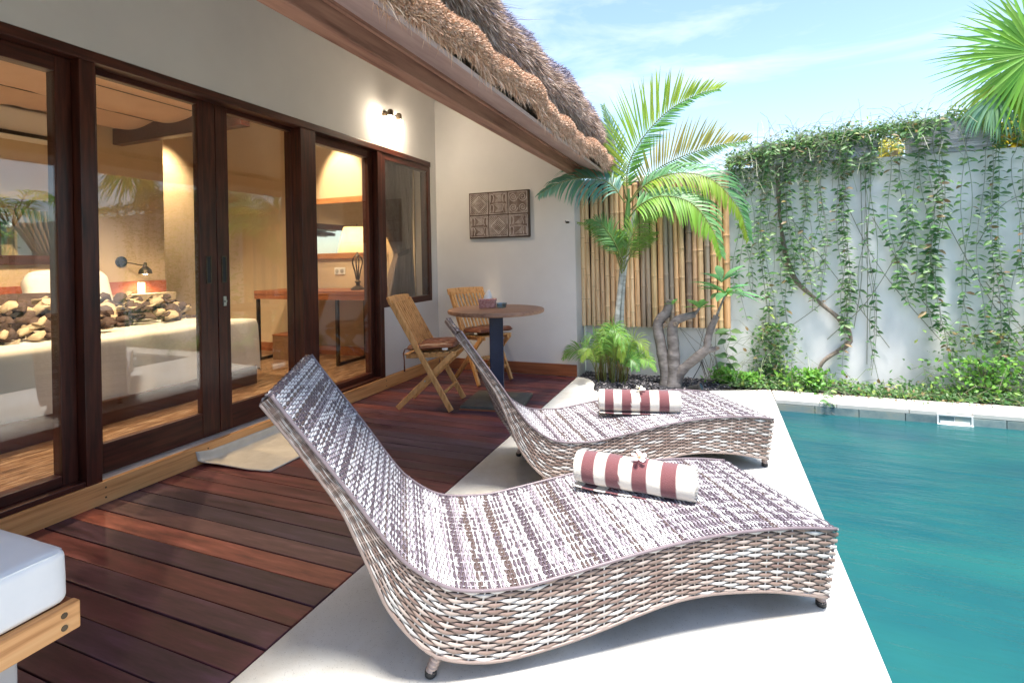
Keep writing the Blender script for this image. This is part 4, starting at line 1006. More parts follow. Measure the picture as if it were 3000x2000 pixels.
# ================================================================== WALL ART, HOOK, TWIN WALL LAMP
WA = thing('carved_panel', 'carved wooden relief of six patterned squares hanging on the end wall', 'wall art', (-2.055, 4.878, 1.615))
mb = MB(); mb.box((-.335, -.030, -.238), (.335, 0, .238)); obj('backing_board', mb, MT['carvedark'], WA, bevel=.002)
def rel(mb, P, w_, y=-.040):
    for p, q in zip(P[:-1], P[1:]): mb.bar((p[0], y + .003, p[1]), (q[0], y + .003, q[1]), w_, .010, up=(0, 1, 0))
for r_ in range(2):
    for c_ in range(3):
        cx = -.217 + .217 * c_; cz = .115 - .230 * r_
        mb = MB(); mb.box((cx - .106, -.037, cz - .112), (cx + .106, -.030, cz + .112)); ti = obj('tile', mb, MT['carved'], WA, bevel=.003)
        kind = ('d', 'b', 's', 'b', 'd', 'm')[r_ * 3 + c_]; mb = MB()
        rel(mb, [(cx - .098, cz - .104), (cx + .098, cz - .104), (cx + .098, cz + .104), (cx - .098, cz + .104), (cx - .098, cz - .104)], .004)
        if kind == 'd':
            for s_ in (.085, .066): rel(mb, [(cx, cz - s_), (cx + s_, cz), (cx, cz + s_), (cx - s_, cz), (cx, cz - s_)], .008 if s_ > .07 else .004)
            for i in range(-9, 10):
                for j in range(-9, 10):
                    a = i * .0105; b_ = j * .0112; d = abs(a) + abs(b_)
                    if (d < .056 or d > .096) and (i + j) % 2 == 0 and abs(a) < .095 and abs(b_) < .1: mb.box((cx + a - .0036, -.043, cz + b_ - .0036), (cx + a + .0036, -.036, cz + b_ + .0036))
        elif kind == 's':
            for (ox, oz) in ((-.050, .055), (.050, .055), (-.050, -.052), (.050, -.052)):
                P = [(cx + ox + (.005 + .0105 * a / 3.14) * math.cos(a), cz + oz + (.005 + .0105 * a / 3.14) * math.sin(a)) for a in np.linspace(0, 4 * math.pi, 40)]; rel(mb, P, .0042)
        else:
            mir = 1 if kind == 'b' else -1
            for k_ in (-1, 1):
                zc_ = cz + .052 * k_
                rel(mb, [(cx - .085, zc_ - .040), (cx - .085, zc_ + .040), (cx - .058, zc_ + .040), (cx - .048, zc_ + .01), (cx - .058, zc_ - .040)], .005)
                rel(mb, [(cx + .085, zc_ - .040), (cx + .085, zc_ + .040), (cx + .058, zc_ + .040), (cx + .048, zc_ - .01 * mir), (cx + .058, zc_ - .040)], .005)
                for s_ in (.034, .022, .010): rel(mb, [(cx - s_, zc_ - s_ * .9), (cx + s_, zc_ - s_ * .9), (cx + s_, zc_ + s_ * .9), (cx - s_ * mir, zc_ + s_ * .9)], .0042)
                for q in range(7): mb.box((cx - .045 + .015 * q - .003, -.043, zc_ + .041), (cx - .045 + .015 * q + .003, -.036, zc_ + .048))
        obj('carving', mb, MT['carvedpale'], ti)
hk = MB(); hk.tube([(0, 0, .0), (0, -.02, 0), (0, -.032, .006), (0, -.034, .018)], .003, 6); hk.tube([(.018, 0, .0), (.018, -.02, -.003), (.02, -.03, .008)], .003, 6); hk.box((-.008, -.004, -.008), (.026, 0, .008))
o = obj('wall_hook', hk, MT['bronze'], smooth=50); o.location = (-1.345, 4.878, 1.505); tag(o, 'small dark metal hook on the end wall right of the carving', 'hook')

SL = thing('twin_wall_lamp', 'lit wall lamp with two small bronze spot heads above the windows', 'wall lamp', (XW, 3.97, 2.50))
mb = MB(); mb.lathe([(.0, 0), (.042, 0), (.042, .012), (.030, .022), (0, .022)], 20, Matrix.Rotation(R(90), 4, 'Y')); obj('wall_plate', mb, MT['bronze'], SL, smooth=40)
for s, yy_ in ((-1, -.030), (1, .095)):
    mb = MB(); mb.tube([(.02, 0, 0), (.07, yy_ * .6, .005), (.085, yy_, .012)], .006, 8); obj('arm', mb, MT['bronze'], SL, smooth=180)
    Mx = Matrix.Translation((.085, yy_, .035)) @ Matrix.Rotation(R(8 * s), 4, 'X')
    mb = MB(); mb.lathe([(.0, .0), (.018, -.002), (.027, -.014), (.029, -.066), (.027, -.066), (.025, -.02), (0, -.018)], 18, Mx); hd = obj('lamp_head', mb, MT['bronze'], SL, smooth=40)
    mb = MB(); mb.lathe([(.0, -.108), (.016, -.104), (.026, -.092), (.028, -.078), (.022, -.064), (.0, -.055)], 14, Mx); obj('bulb', mb, MT['terrabulb'], hd, smooth=180)
    ld = bpy.data.lights.new('wall_lamp_light', 'SPOT'); ld.energy = 2.4; ld.color = (1, .72, .44); ld.spot_size = R(155); ld.spot_blend = .8; ld.shadow_soft_size = .03
    lo = bpy.data.objects.new('bulb_light', ld); COL.objects.link(lo); lo.location = (XW + .085, 3.97 + yy_ * (1 + .12), 2.50 - .075); lo.rotation_euler = (0, 0, 0)


# ================================================================== GARDEN WALL AND PLANTS
GW = thing('garden_wall', 'white painted garden wall at the back behind the hanging vines', 'wall', (2, 5.2, 0))
def gpart(name, mb, m, parent=None, **k):
    o = obj(name, mb, m, parent or GW, **k)
    if parent is None: o.matrix_parent_inverse = Matrix.Translation((2, 5.2, 0)).inverted()
    return o
mb = MB(); mb.box((-1.262, 5.20, -0.1), (5.2, 5.36, 1.955)); gpart('wall', mb, MT['gardenwall'], bevel=.01)
for (a, b, z0, z1) in ((.34, 1.30, 1.957, 2.15), (1.52, 2.07, 1.985, 2.235)):
    mb = MB(); mb.box((a + .01, 5.19, 1.957), (b - .01, 5.33, z1 - .01)); cp = gpart('wall_cap', mb, MT['shingle'])
    nsl = int((z1 - z0) / .020)
    for k in range(nsl):
        mb = MB(); z = z0 + .020 * k; mb.box((a + random.uniform(-.008, .008), 5.168 - .0012 * (nsl - k), z), (b + random.uniform(-.008, .008), 5.20, z + .0185)); obj('shingle', mb, MT['shingle'], cp, bevel=.002)
# second wall to the right side of the pool, out of frame, seen in the glass
GR = box('garden_wall', (5.2, -6, -0.1), (5.36, 5.36, 1.95), MT['gardenwall'], bevel=.01); tag(GR, 'white garden wall on the far side of the pool, mirrored in the glass doors', 'wall')

BS = thing('bamboo_screen', 'screen of upright bamboo canes fixed to the white wall behind the palms', 'bamboo screen', (-.6, 5.13, 0))
x = -1.272; i = 0
while x < 0.095:
    d = random.uniform(.044, .060) if x > -.62 else random.uniform(.044, .052)
    mb = MB(); n = 10; z0 = .468 + random.uniform(-.004, .006) + (.012 if x > -.5 else 0); z1 = 1.90 + random.uniform(-.02, .02)
    lean = random.uniform(-.008, .008); pts = []; rr = []; nodes = []; z = z0; nz = z0 + random.uniform(.05, .3)
    while z < z1:
        pts.append((lean * (z - z0), 0, z)); rr.append(d / 2 * (.97 + .03 * math.sin(z * 7 + i)))
        if nz <= z + .05 < z1: 
            nodes.append(nz)
            for dz, k_ in ((-.006, 1.0), (0, 1.06), (.006, 1.0)): pts.append((lean * (nz - z0), 0, nz + dz)); rr.append(d / 2 * k_)
            z = nz + .02; nz += random.uniform(.24, .34)
        else: z += .05
    pts = sorted(zip(pts, rr), key=lambda q: q[0][2]); mb.tube([p for p, _ in pts], [r for _, r in pts], 12)
    o = obj('bamboo_cane', mb, MT['bamboo'], BS, smooth=50); yj = random.uniform(-.006, .006); o.location = (x + d / 2 + .6, yj - .01, 0)
    if x < -.75: c = random.choice([(.74, .52, .31), (.68, .48, .30), (.78, .58, .36)])
    else: c = random.choice([(.70, .42, .22), (.60, .42, .25), (.36, .28, .21), (.26, .20, .16), (.68, .50, .27), (.50, .33, .21), (.32, .27, .22), (.74, .48, .27)])
    o.color = (*c, 1)
    for nz_ in nodes:
        m2 = MB(); m2.lathe([(d / 2 * 1.02, -.0025), (d / 2 * 1.085, 0), (d / 2 * 1.02, .0025)], 12, Matrix.Translation((lean * (nz_ - z0), 0, nz_))); obj('node_ring', m2, MT['node'], o, smooth=60)
    x += d + random.uniform(.0, .004); i += 1
for z in (.62, 1.78): mb = MB(); mb.box((-.67, .022, z), (.70, .045, z + .04)); obj('batten', mb, MT['carvedark'], BS)
mb = MB(); mb.box((-.665, .046, .47), (.695, .066, 1.9)); obj('backing', mb, MT['carvedark'], BS)

# ---- leaf builders
def jitcol(c, v=.18):
    k = random.uniform(1 - v, 1 + v); return (c[0] * k * random.uniform(.9, 1.15), c[1] * k, c[2] * k * random.uniform(.8, 1.2))
def pts_curve(ctrl, n): return [Vector(p) for p in catmull(ctrl, n)]
def make_frond(parent, name, ctrl, nl, ll, wl, nrm, col, droop=.35, t0=.14, angle=52, sides=(1, 1), rad=.006, colside=None, tipfrac=.35, fold=.12, jit=.12):
    """pinnate palm frond: rachis along ctrl, nl leaflet pairs lying in the plane whose normal is nrm"""
    cp_ = pts_curve(ctrl, 48); mb = MB(); rc = (.30, .36, .12)
    mb.tube(cp_, [rad * (1 - .85 * i / 47) + .0008 for i in range(48)], 6, rc)
    nrm = Vector(nrm).normalized()
    for i in range(nl):
        t = t0 + (1 - t0) * (i + .5) / nl; k = t * 47; a = int(k); p = cp_[a].lerp(cp_[min(47, a + 1)], k - a); d = (cp_[min(47, a + 2)] - cp_[max(0, a - 2)]).normalized()
        q = (t - t0) / (1 - t0); L = ll * (.45 + .55 * math.sin(math.pi * min(1, q * 1.15 + .12))) * (1 - .55 * max(0, q - .7) / .3); L = max(L, ll * tipfrac * .6)
        for s in (-1, 1):
            if not sides[0 if s < 0 else 1]: continue
            L2 = L * (sides[0 if s < 0 else 1]) * random.uniform(.88, 1.08)
            sd_ = d.cross(nrm).normalized() * s; ang = R(angle * (1 - .35 * q) + random.uniform(-6, 6))
            D = (d * math.cos(ang) + sd_ * math.sin(ang) + nrm * random.uniform(-jit, jit)).normalized()
            P = [p]; cur = p; 
            for m_ in range(4):
                D = (D + Vector((0, 0, -1)) * droop * (.25 + .35 * m_) * random.uniform(.7, 1.2)).normalized(); cur = cur + D * L2 / 4; P.append(cur)
            w_ = wl * random.uniform(.85, 1.1)
            mb.strip(P, [w_ * .45, w_, w_ * .95, w_ * .6, w_ * .08], (nrm + D * .01).normalized(), jitcol(colside[0 if s < 0 else 1] if colside else col, .16), fold=fold)
    o = obj(name, mb, MT['leaf'], parent, colors=True, smooth=180); return o

GY = (.38, .56, .06); GB = (.16, .38, .25); GG = (.17, .42, .08); GL = (.30, .54, .12); BZ = (.42, .40, .10)
PM = thing('areca_palm', 'tall areca palm with arching fronds in front of the bamboo screen at the thatch end', 'palm')
def trunk(parent, name, ctrl, r0, r1, m, rings=True, n=40, ns=12):
    p = pts_curve(ctrl, n); mb = MB(); mb.tube(p, [(r0 + (r1 - r0) * i / (n - 1)) * (1 + (.05 if rings and i % 4 == 0 else 0)) for i in range(n)], ns); return obj(name, mb, m, parent, smooth=60)
trunk(PM, 'trunk', [(-.90, 4.93, -.03), (-.885, 4.93, .5), (-.83, 4.93, 1.0), (-.775, 4.92, 1.45)], .029, .021, MT['palmbark'])
trunk(PM, 'trunk', [(-.855, 4.97, -.03), (-.845, 4.97, .5), (-.80, 4.96, 1.05), (-.70, 4.96, 1.6)], .021, .017, MT['palmbark'])
mb = MB(); mb.tube(pts_curve([(-.775, 4.92, 1.43), (-.755, 4.92, 1.62), (-.745, 4.91, 1.80)], 14), [.023, .026, .027, .027, .026, .025, .023, .022, .020, .018, .016, .014, .012, .010], 12, (.16, .34, .10)); obj('crownshaft', mb, MT['leaf'], PM, colors=True, smooth=180)
# fronds (world coordinates)
make_frond(PM, 'frond', [(-.76, 4.90, 1.70), (-.74, 4.88, 2.0), (-.60, 4.86, 2.25), (-.36, 4.84, 2.47), (-.10, 4.83, 2.58), (.06, 4.83, 2.60)], 58, .48, .0088, (.1, -1, .15), GY, droop=.05, t0=.08, angle=56, sides=(1.15, .42), colside=(GY, GG))
make_frond(PM, 'frond', [(-.77, 4.92, 1.70), (-.84, 4.93, 2.05), (-.90, 4.95, 2.35), (-.98, 4.95, 2.62)], 34, .20, .007, (.1, -1, .1), (.22, .40, .20), droop=.05, t0=.2, angle=40)
make_frond(PM, 'frond', [(-.77, 4.86, 1.66), (-.90, 4.78, 1.84), (-1.10, 4.70, 1.90), (-1.32, 4.62, 1.86), (-1.52, 4.58, 1.76)], 46, .40, .0088, (.15, -.75, .65), GB, droop=.42, t0=.12, angle=60, sides=(.9, .9), colside=((.20, .46, .36), (.12, .32, .24)))
make_frond(PM, 'frond', [(-.74, 4.92, 1.68), (-.55, 4.94, 1.92), (-.30, 4.95, 2.05), (.0, 4.95, 2.13), (.28, 4.94, 2.15)], 48, .38, .0085, (.05, -1, .1), BZ, droop=.02, t0=.15, angle=62, sides=(1.05, .5), colside=((.46, .42, .10), (.24, .40, .12)))
make_frond(PM, 'frond', [(-.73, 4.86, 1.66), (-.56, 4.80, 1.82), (-.30, 4.72, 1.88), (-.02, 4.66, 1.80), (.18, 4.62, 1.55), (.26, 4.60, 1.28)], 50, .34, .0092, (-.1, -.75, .65), GG, droop=.40, t0=.12, angle=58, sides=(1, .8), colside=((.12, .33, .12), (.28, .44, .04)))
make_frond(PM, 'frond', [(-.75, 4.84, 1.50), (-.62, 4.74, 1.62), (-.42, 4.66, 1.68), (-.18, 4.58, 1.60), (-.02, 4.54, 1.38), (.05, 4.52, 1.15)], 48, .34, .0095, (-.05, -.8, .6), GL, droop=.38, t0=.12, angle=58, sides=(.9, .9), colside=((.20, .46, .16), (.25, .50, .06)))
make_frond(PM, 'frond', [(-.74, 4.96, 1.60), (-.60, 5.02, 1.72), (-.35, 5.04, 1.74), (-.12, 5.05, 1.66)], 34, .26, .009, (0, -.8, .6), (.10, .27, .08), droop=.35, t0=.15)
make_frond(PM, 'frond', [(-.80, 4.86, 1.10), (-.88, 4.80, 1.32), (-1.0, 4.76, 1.48), (-1.12, 4.74, 1.50)], 30, .20, .006, (.1, -.9, .4), (.16, .36, .10), droop=.30, t0=.2)
make_frond(PM, 'frond', [(-.80, 4.86, 1.05), (-.72, 4.80, 1.32), (-.58, 4.76, 1.50), (-.42, 4.74, 1.54)], 30, .20, .006, (-.1, -.9, .4), (.20, .38, .08), droop=.30, t0=.25)
for k in range(9):
    a = random.uniform(-.8, .8); h = random.uniform(.28, .50); x0 = -.825 + random.uniform(-.02, .02)
    make_frond(PM, 'frond', [(x0, 4.90, 1.0 + .02 * k), (x0 + .10 * a, 4.88, 1.0 + h * .5), (x0 + .30 * a, 4.85, 1.0 + h * .95), (x0 + .52 * a, 4.80, 1.02 + h * 1.02)], 20, .13, .0045, (0, -1, .3), (.24, .42, .08), droop=.22, t0=.3, angle=40)

SP = thing('young_palm', 'small bushy areca palm with arching feathery fronds at the foot of the bamboo', 'palm')
for k in range(26):
    a = random.uniform(-1, 1) if k > 6 else (-1 + 2 * k / 6); h = random.uniform(.28, .62) * (1 - .30 * abs(a)); rch = random.uniform(.10, .24) * a; yb = random.uniform(-.16, .10)
    x0 = -.93 + .10 * a + random.uniform(-.05, .05); y0 = 4.86 + yb
    c = random.choice([(.20, .42, .08), (.30, .46, .09), (.12, .30, .07), (.26, .40, .06)])
    make_frond(SP, 'frond', [(x0, y0, -.02), (x0 + rch * .25, y0 + yb * .2, h * .55), (x0 + rch * .65, y0 + yb * .6 - .02, h * .95), (x0 + rch * 1.15, y0 + yb - .05, h * .92), (x0 + rch * 1.4, y0 + yb * 1.2 - .08, h * .68)], 26, random.uniform(.12, .17), .0042, (random.uniform(-.3, .3), -.8, .5), c, droop=.35, t0=.38, angle=52, rad=.004)
mb = MB()
for k in range(22):
    x0 = -.95 + random.uniform(-.13, .16); y0 = 4.86 + random.uniform(-.07, .07); mb.tube([(x0, y0, -.03), (x0 + random.uniform(-.02, .02), y0, .10), (x0 + random.uniform(-.05, .05), y0, .24)], [.007, .006, .004], 6, (.34, .27, .10))
obj('cane_clump', mb, MT['leaf'], SP, colors=True, smooth=180)

# frangipani: pruned grey limbs with few large leaf rosettes
FT = thing('frangipani_tree', 'pruned frangipani tree with bare grey limbs and few leaf rosettes', 'tree')
def limb(ctrl, rr, name='limb', parent=None):
    n = 44; p = pts_curve(ctrl, n); q = np.interp(np.linspace(0, 1, n), np.linspace(0, 1, len(rr)), rr)
    mb = MB(); mb.tube(p, [1.12 * r * (1 + .02 * math.sin(i * .9) + .09 * mnoise.noise(Vector((i * .35, r * 90, 0)))) for i, r in enumerate(q)], 14); return obj(name, mb, MT['frangibark'], parent or FT, smooth=75)
limb([(-.42, 4.82, -.03), (-.435, 4.82, .14), (-.465, 4.83, .32), (-.495, 4.84, .50), (-.475, 4.84, .58), (-.42, 4.84, .64), (-.395, 4.83, .72), (-.405, 4.83, .755)], [.060, .050, .048, .046, .042, .044, .040, .036, .030])
limb([(-.365, 4.80, -.03), (-.36, 4.80, .16), (-.36, 4.80, .34), (-.365, 4.80, .50), (-.33, 4.79, .58), (-.24, 4.78, .62), (-.17, 4.78, .64)], [.066, .056, .050, .047, .046, .044, .036, .030, .024])
limb([(-.35, 4.80, .02), (-.29, 4.78, .14), (-.16, 4.75, .27), (-.085, 4.74, .345), (-.07, 4.74, .42), (-.045, 4.74, .52), (-.01, 4.74, .60), (.005, 4.74, .635)], [.046, .040, .035, .037, .032, .026, .025, .024])
limb([(-.09, 4.745, .335), (-.03, 4.74, .345), (.005, 4.735, .36)], [.030, .022, .017], 'limb_stub')
for (x_, y_, z_, r_) in ((-.430, 4.797, .535, .014), (-.335, 4.752, .555, .017), (.008, 4.718, .362, .013), (-.40, 4.80, .745, .020)):
    mb = MB(); mb.lathe([(.0, .004), (r_ * .5, .002), (r_ * .8, .007), (r_ * 1.15, .004), (r_ * 1.3, -.006)], 12, Matrix.Translation((x_, y_, z_)) @ Matrix.Rotation(R(90), 4, 'X')); obj('cut_knot', mb, MT['stem'], FT, smooth=60)
def rosette(c, n, L, w_, col, up=.4, tilt=0, rnd=.25, stemto=None):
    c = Vector(c)
    for k in range(n):
        a = 2 * math.pi * k / n + random.uniform(-rnd, rnd); e = up + random.uniform(-.3, .35)
        d = Vector((math.cos(a), math.sin(a) * .7, e)).normalized(); Lk = L * random.uniform(.7, 1.1); P = []; cur = c.copy(); D = d.copy()
        for m_ in range(8): P.append(cur.copy()); cur += D * Lk / 7; D = (D + Vector((0, 0, -.09))).normalized()
        ws = [w_ * f for f in (.10, .35, .72, .95, 1.0, .85, .5, .04)]
        nr = d.cross(Vector((-math.sin(a), math.cos(a), 0))).normalized(); nr = nr if nr.z > 0 else -nr
        mb = MB(); mb.strip(P, ws, nr, jitcol(col, .2), fold=.28); obj('leaf', mb, MT['leaf'], FT, colors=True, smooth=180)
rosette((.085, 4.76, .83), 10, .33, .040, (.17, .42, .16), up=.25)
rosette((.05, 4.78, .92), 7, .27, .036, (.16, .40, .17), up=.5)
rosette((.085, 4.74, .80), 5, .10, .014, (.30, .52, .08), up=1.2)
rosette((-.135, 4.77, .69), 13, .16, .026, (.24, .50, .15), up=.6)
rosette((-.36, 4.81, .72), 5, .10, .016, (.22, .48, .12), up=.5)
limb([(-.0, 4.74, .62), (.03, 4.75, .70), (.08, 4.76, .82)], [.010, .008, .007], 'twig')
limb([(-.18, 4.78, .64), (-.15, 4.775, .67), (-.135, 4.77, .70)], [.016, .011, .008], 'twig')
mb = MB()
for k in range(9):
    x_ = -.10 + random.uniform(0, .14); mb.tube([(x_, 5.05, 0), (x_ + random.uniform(-.12, .06), 5.08, .22), (x_ + random.uniform(-.28, .05), 5.12, .48)], [.003, .0025, .0015], 5, (.25, .20, .14))
o = obj('dry_twigs', mb, MT['leaf'], colors=True); tag(o, 'thin dry twigs leaning on the white wall right of the frangipani', 'twigs')

# garden spot light
GS = thing('garden_spotlight', 'black cylindrical garden spotlight lying in the dark gravel by the pool corner', 'spotlight', (-.165, 4.62, .035), R(-20))
Mx = Matrix.Rotation(R(68), 4, 'Y')
mb = MB(); mb.lathe([(.0, -.075), (.024, -.072), (.028, -.06), (.028, .02), (.036, .028), (.036, .05), (.033, .05), (.031, .036), (0, .034)], 22, Mx); obj('lamp_body', mb, MT['rubber'], GS, smooth=40)
mb = MB(); mb.lathe([(.0, .040), (.032, .040), (.032, .043), (0, .045)], 22, Mx); obj('lens', mb, MT['black_glass'], GS, smooth=40)
mb = MB(); mb.tube([(-.03, 0, -.01), (-.05, 0, -.04), (-.055, 0, -.07)], .008, 8); mb.box((-.09, -.03, -.062), (-.02, .03, -.055)); obj('bracket', mb, MT['rubber'], GS)
mb = MB(); mb.tube(pts_curve([(-.07, .0, -.02), (-.08, .10, .03), (-.05, .25, .17), (-.12, .40, .20), (-.10, .46, .02)], 24), .004, 6); obj('cable', mb, MT['rubber'], GS, smooth=180)

# ---- climbing vines on the white wall
def leaf_cloud(P, D, L, W, col, tilt=.25):
    """leaves: base P, direction D, length L, width W (n) -> folded six point blades"""
    n = len(P); D = unit(D); up = np.tile([0, -.55, .85], (n, 1)) + RNG.normal(0, tilt, (n, 3)); A = unit(np.cross(D, up)); Nn = unit(np.cross(A, D))
    L = L[:, None]; W = W[:, None]
    b = P; m1 = P + D * L * .38 - Nn * L * .02; m2 = P + D * L * .72 - Nn * L * .08; t = P + D * L - Nn * L * .20
    V = np.stack([b, m1 - A * W + Nn * W * .35, m1, m1 + A * W + Nn * W * .35, m2 - A * W * .78 + Nn * W * .2, m2, m2 + A * W * .78 + Nn * W * .2, t], 1).reshape(-1, 3)
    k = (np.arange(n) * 8)[:, None]
    F = np.concatenate([k + f for f in ([0, 1, 2], [0, 2, 3], [1, 4, 2], [4, 5, 2], [2, 5, 3], [5, 6, 3], [4, 7, 5], [5, 7, 6])])
    return V, F, np.repeat(col, 8, 0)
def tint(n, pal_, v=.2):
    pal_ = np.array(pal_); return pal_[RNG.integers(0, len(pal_), n)] * RNG.uniform(1 - v, 1 + v, (n, 1)) * RNG.uniform(.92, 1.08, (n, 3))
VG = [(.11, .24, .08), (.16, .31, .10), (.22, .37, .14), (.13, .27, .09)]; VY = [(.32, .47, .11), (.40, .52, .13), (.26, .42, .13)]; VG = VG * 4 + [(.34, .24, .10)]; VD = [(.07, .17, .055), (.10, .22, .08)]
def vine(label, x0, wid, ztop, zbot, nst, dens, pal_, lw=(.030, .046), yb=5.15, spread=.0, name='hanging_vine'):
    t = thing(name, label, 'vine', (x0, yb, ztop), group='vines hanging down the white wall')
    st = MB(); Pp = []; Dd = []
    for s in range(nst):
        xs = RNG.uniform(-wid / 2, wid / 2); zt = RNG.uniform(-.03, .10); zl = (zbot - ztop) * RNG.uniform(.72, 1.02); drift = RNG.normal(0, .035) + spread * xs; ph = RNG.uniform(0, 6)
        N = 26; pts = []
        for i in range(N):
            q = i / (N - 1); z = zt + (zl - zt) * q
            pts.append(Vector((xs + drift * q + .018 * math.sin(q * 9 + ph) * (1 + q), -.035 + .03 * math.sin(q * 7 + ph * 2) - (.05 if q < .1 else 0), z)))
        st.tube(pts, [.0020] * N, 4, (.30, .36, .20) if s % 3 else (.44, .42, .36))
        nl = int(abs(zl - zt) * dens * .62)
        for k in range(nl):
            if RNG.random() < .10: continue
            q = (k + RNG.random() * .8) / nl; f = q * (N - 1); a = int(f); p = pts[a].lerp(pts[min(N - 1, a + 1)], f - a)
            for sd_ in ((-1, 1) if RNG.random() < .75 else (RNG.choice([-1, 1]),)):
                Pp.append(p); Dd.append((sd_ * RNG.uniform(.55, 1.1), RNG.uniform(-.9, -.1), RNG.uniform(-.62, .20)))
    obj('stem', st, MT['leaf'], t, colors=True)
    n = len(Pp); P = np.array([tuple(p) for p in Pp]); D = np.array(Dd); L = RNG.uniform(lw[0], lw[1], n) * 1.42 * (1 + .25 * (RNG.random(n) > .85)); W = L * RNG.uniform(.17, .25, n)
    V, F, C = leaf_cloud(P, D, L, W, tint(n, pal_), .3)
    obj('leaves', np_mesh('leaves', V, F, C, False), MT['leaf'], t, kind='stuff')
    return t
vine('pale vine strands hanging just right of the bamboo screen', .24, .16, 2.02, .55, 4, 26, VG)
vine('vine curtain hanging behind the drooping palm frond, left of the woody stem', .41, .20, 2.08, .30, 5, 30, VG + VY)
vine('dense vine curtain falling over the woody stem near the wall cap end', .60, .17, 2.10, .45, 5, 38, VG)
vine('yellow-green vine strand beside the woody stem', .73, .07, 2.08, .52, 3, 46, VY + VG, (.026, .040))
vine('thin vine strands right of the yellow-green strand', .86, .12, 2.08, .70, 4, 32, VG, (.024, .038))
vine('full vine curtain hanging in the middle of the white wall', 1.00, .14, 2.06, .18, 5, 40, VG)
vine('sparse vine stems hanging below the gap between the wall caps', 1.19, .16, 1.98, .10, 5, 12, VD)
vine('dark vine curtain left of the right-hand wall cap', 1.40, .12, 2.05, .40, 3, 40, VD + VG, (.034, .052))
vine('pair of leafy vine strands under the left half of the right-hand wall cap', 1.585, .09, 2.22, .35, 3, 44, VG, (.034, .054))
vine('dark leafy vine strand under the middle of the right-hand wall cap', 1.70, .06, 2.20, .32, 3, 40, VD + VG, (.034, .056))
vine('loose vine strand hanging below the fan palm leaf', 1.84, .08, 2.18, .22, 2, 26, VG, (.03, .05))
vine('leafy vine curtain at the right end of the wall cap', 2.03, .11, 2.15, .12, 4, 42, VD + VG)
vine('outermost vine strands at the right edge of the wall', 2.24, .16, 2.00, .12, 4, 24, VG)
vine('sparse vine strands farthest right on the white wall', 2.55, .40, 2.00, .12, 8, 34, VG)
# diagonal thin stems criss-crossing the wall
CS = thing('crossing_vine_stems', 'thin bare vine stems crossing the white wall diagonally', 'vine')
for (a, b, c) in (((.62, 1.5), (1.0, .9), (1.35, .35)), ((1.05, 1.6), (1.30, 1.0), (1.75, .35)), ((1.25, 1.45), (1.55, .8), (1.8, .4)), ((1.75, 1.4), (1.95, .9), (2.2, .4)), ((.9, .4), (1.2, .75), (1.5, 1.3)), ((1.1, .5), (1.16, 1.0), (1.17, 1.9)), ((1.19, .2), (1.2, 1.0), (1.2, 1.95)), ((.5, .42), (.75, .62), (1.02, .86)), ((1.95, 1.2), (2.1, 1.5), (2.35, 1.62)), ((2.0, .9), (2.2, .55), (2.4, .3))):
    mb = MB(); mb.tube(pts_curve([(a[0], 5.18, a[1]), (b[0], 5.15, b[1]), (c[0], 5.17, c[1])], 16), .0028, 5, (.30, .29, .20)); obj('stem', mb, MT['leaf'], CS, colors=True)
WS = thing('woody_vine_trunk', 'thick twisted woody vine stem slanting down the white wall', 'vine')
for off, r_ in ((0, .016), (.022, .011)):
    c_ = [(.53, 1.94), (.542, 1.55), (.587, 1.20), (.668, .93), (.83, .74), (.99, .575), (1.075, .42), (1.02, .33), (.86, .21), (.80, .02)]
    P_ = pts_curve([(a + off * math.cos(i * 1.3), 5.16 - .012 * math.sin(i * 1.7), b + off * .6 * math.sin(i * 1.3)) for i, (a, b) in enumerate(c_)], 60)
    mb = MB(); mb.tube(P_, [r_ * (1 - .35 * abs(i / 59 - .65)) * (1 + .12 * math.sin(i * 1.1)) for i in range(60)], 9); obj('stem', mb, MT['stem'], WS, smooth=70)
# crown of vines lying over the wall top
def cloud(name, label, cat, n, fx, fy, fz, lr, pal_, mode='up', stems=0, parent=None, kind='stuff'):
    P = np.stack([fx(n), fy(n), np.zeros(n)], 1); P[:, 2] = fz(P[:, 0], P[:, 1], n)
    D = RNG.normal(0, 1, (n, 3)) * [1, .8, .5] + ([0, -.3, .35] if mode == 'up' else [0, -.3, -.3])
    L = RNG.uniform(lr[0], lr[1], n); V, F, C = leaf_cloud(P, D, L, L * RNG.uniform(.2, .32, n), tint(n, pal_), .5)
    parts = [(V, F, C)]
    if stems:
        sv = RNG.integers(0, n, stems); P0 = P[sv]; Dn = unit(RNG.normal(0, 1, (stems, 3)) * [1, .5, .6] + [0, -.2, .1]); Ls = RNG.uniform(.10, .35, (stems, 1)); S = unit(np.cross(Dn, [0, 1, 0])) * .0016
        P1 = P0 + Dn * Ls * .6 + [0, 0, .02]; P2 = P0 + Dn * Ls - [0, 0, .05] * Ls * 3
        V2 = np.stack([P0 - S, P0 + S, P1 - S, P1 + S, P2 - S, P2 + S], 1).reshape(-1, 3); k = (np.arange(stems) * 6)[:, None]
        F2 = np.concatenate([k + f for f in ([0, 1, 3], [0, 3, 2], [2, 3, 5], [2, 5, 4])]); parts.append((V2, F2, np.repeat(tint(stems, [(.34, .38, .22), (.42, .42, .30)]), 6, 0)))
    V, F, C = join_np(parts); o = obj(name, np_mesh(name, V, F, C, False), MT['leaf'])
    o['kind'] = kind; tag(o, label, cat); return o
top = lambda x: np.interp(x, [.1, .35, .6, 1.0, 1.5, 1.9, 2.1, 3.2], [2.04, 2.11, 2.17, 2.21, 2.22, 2.29, 2.14, 2.1])
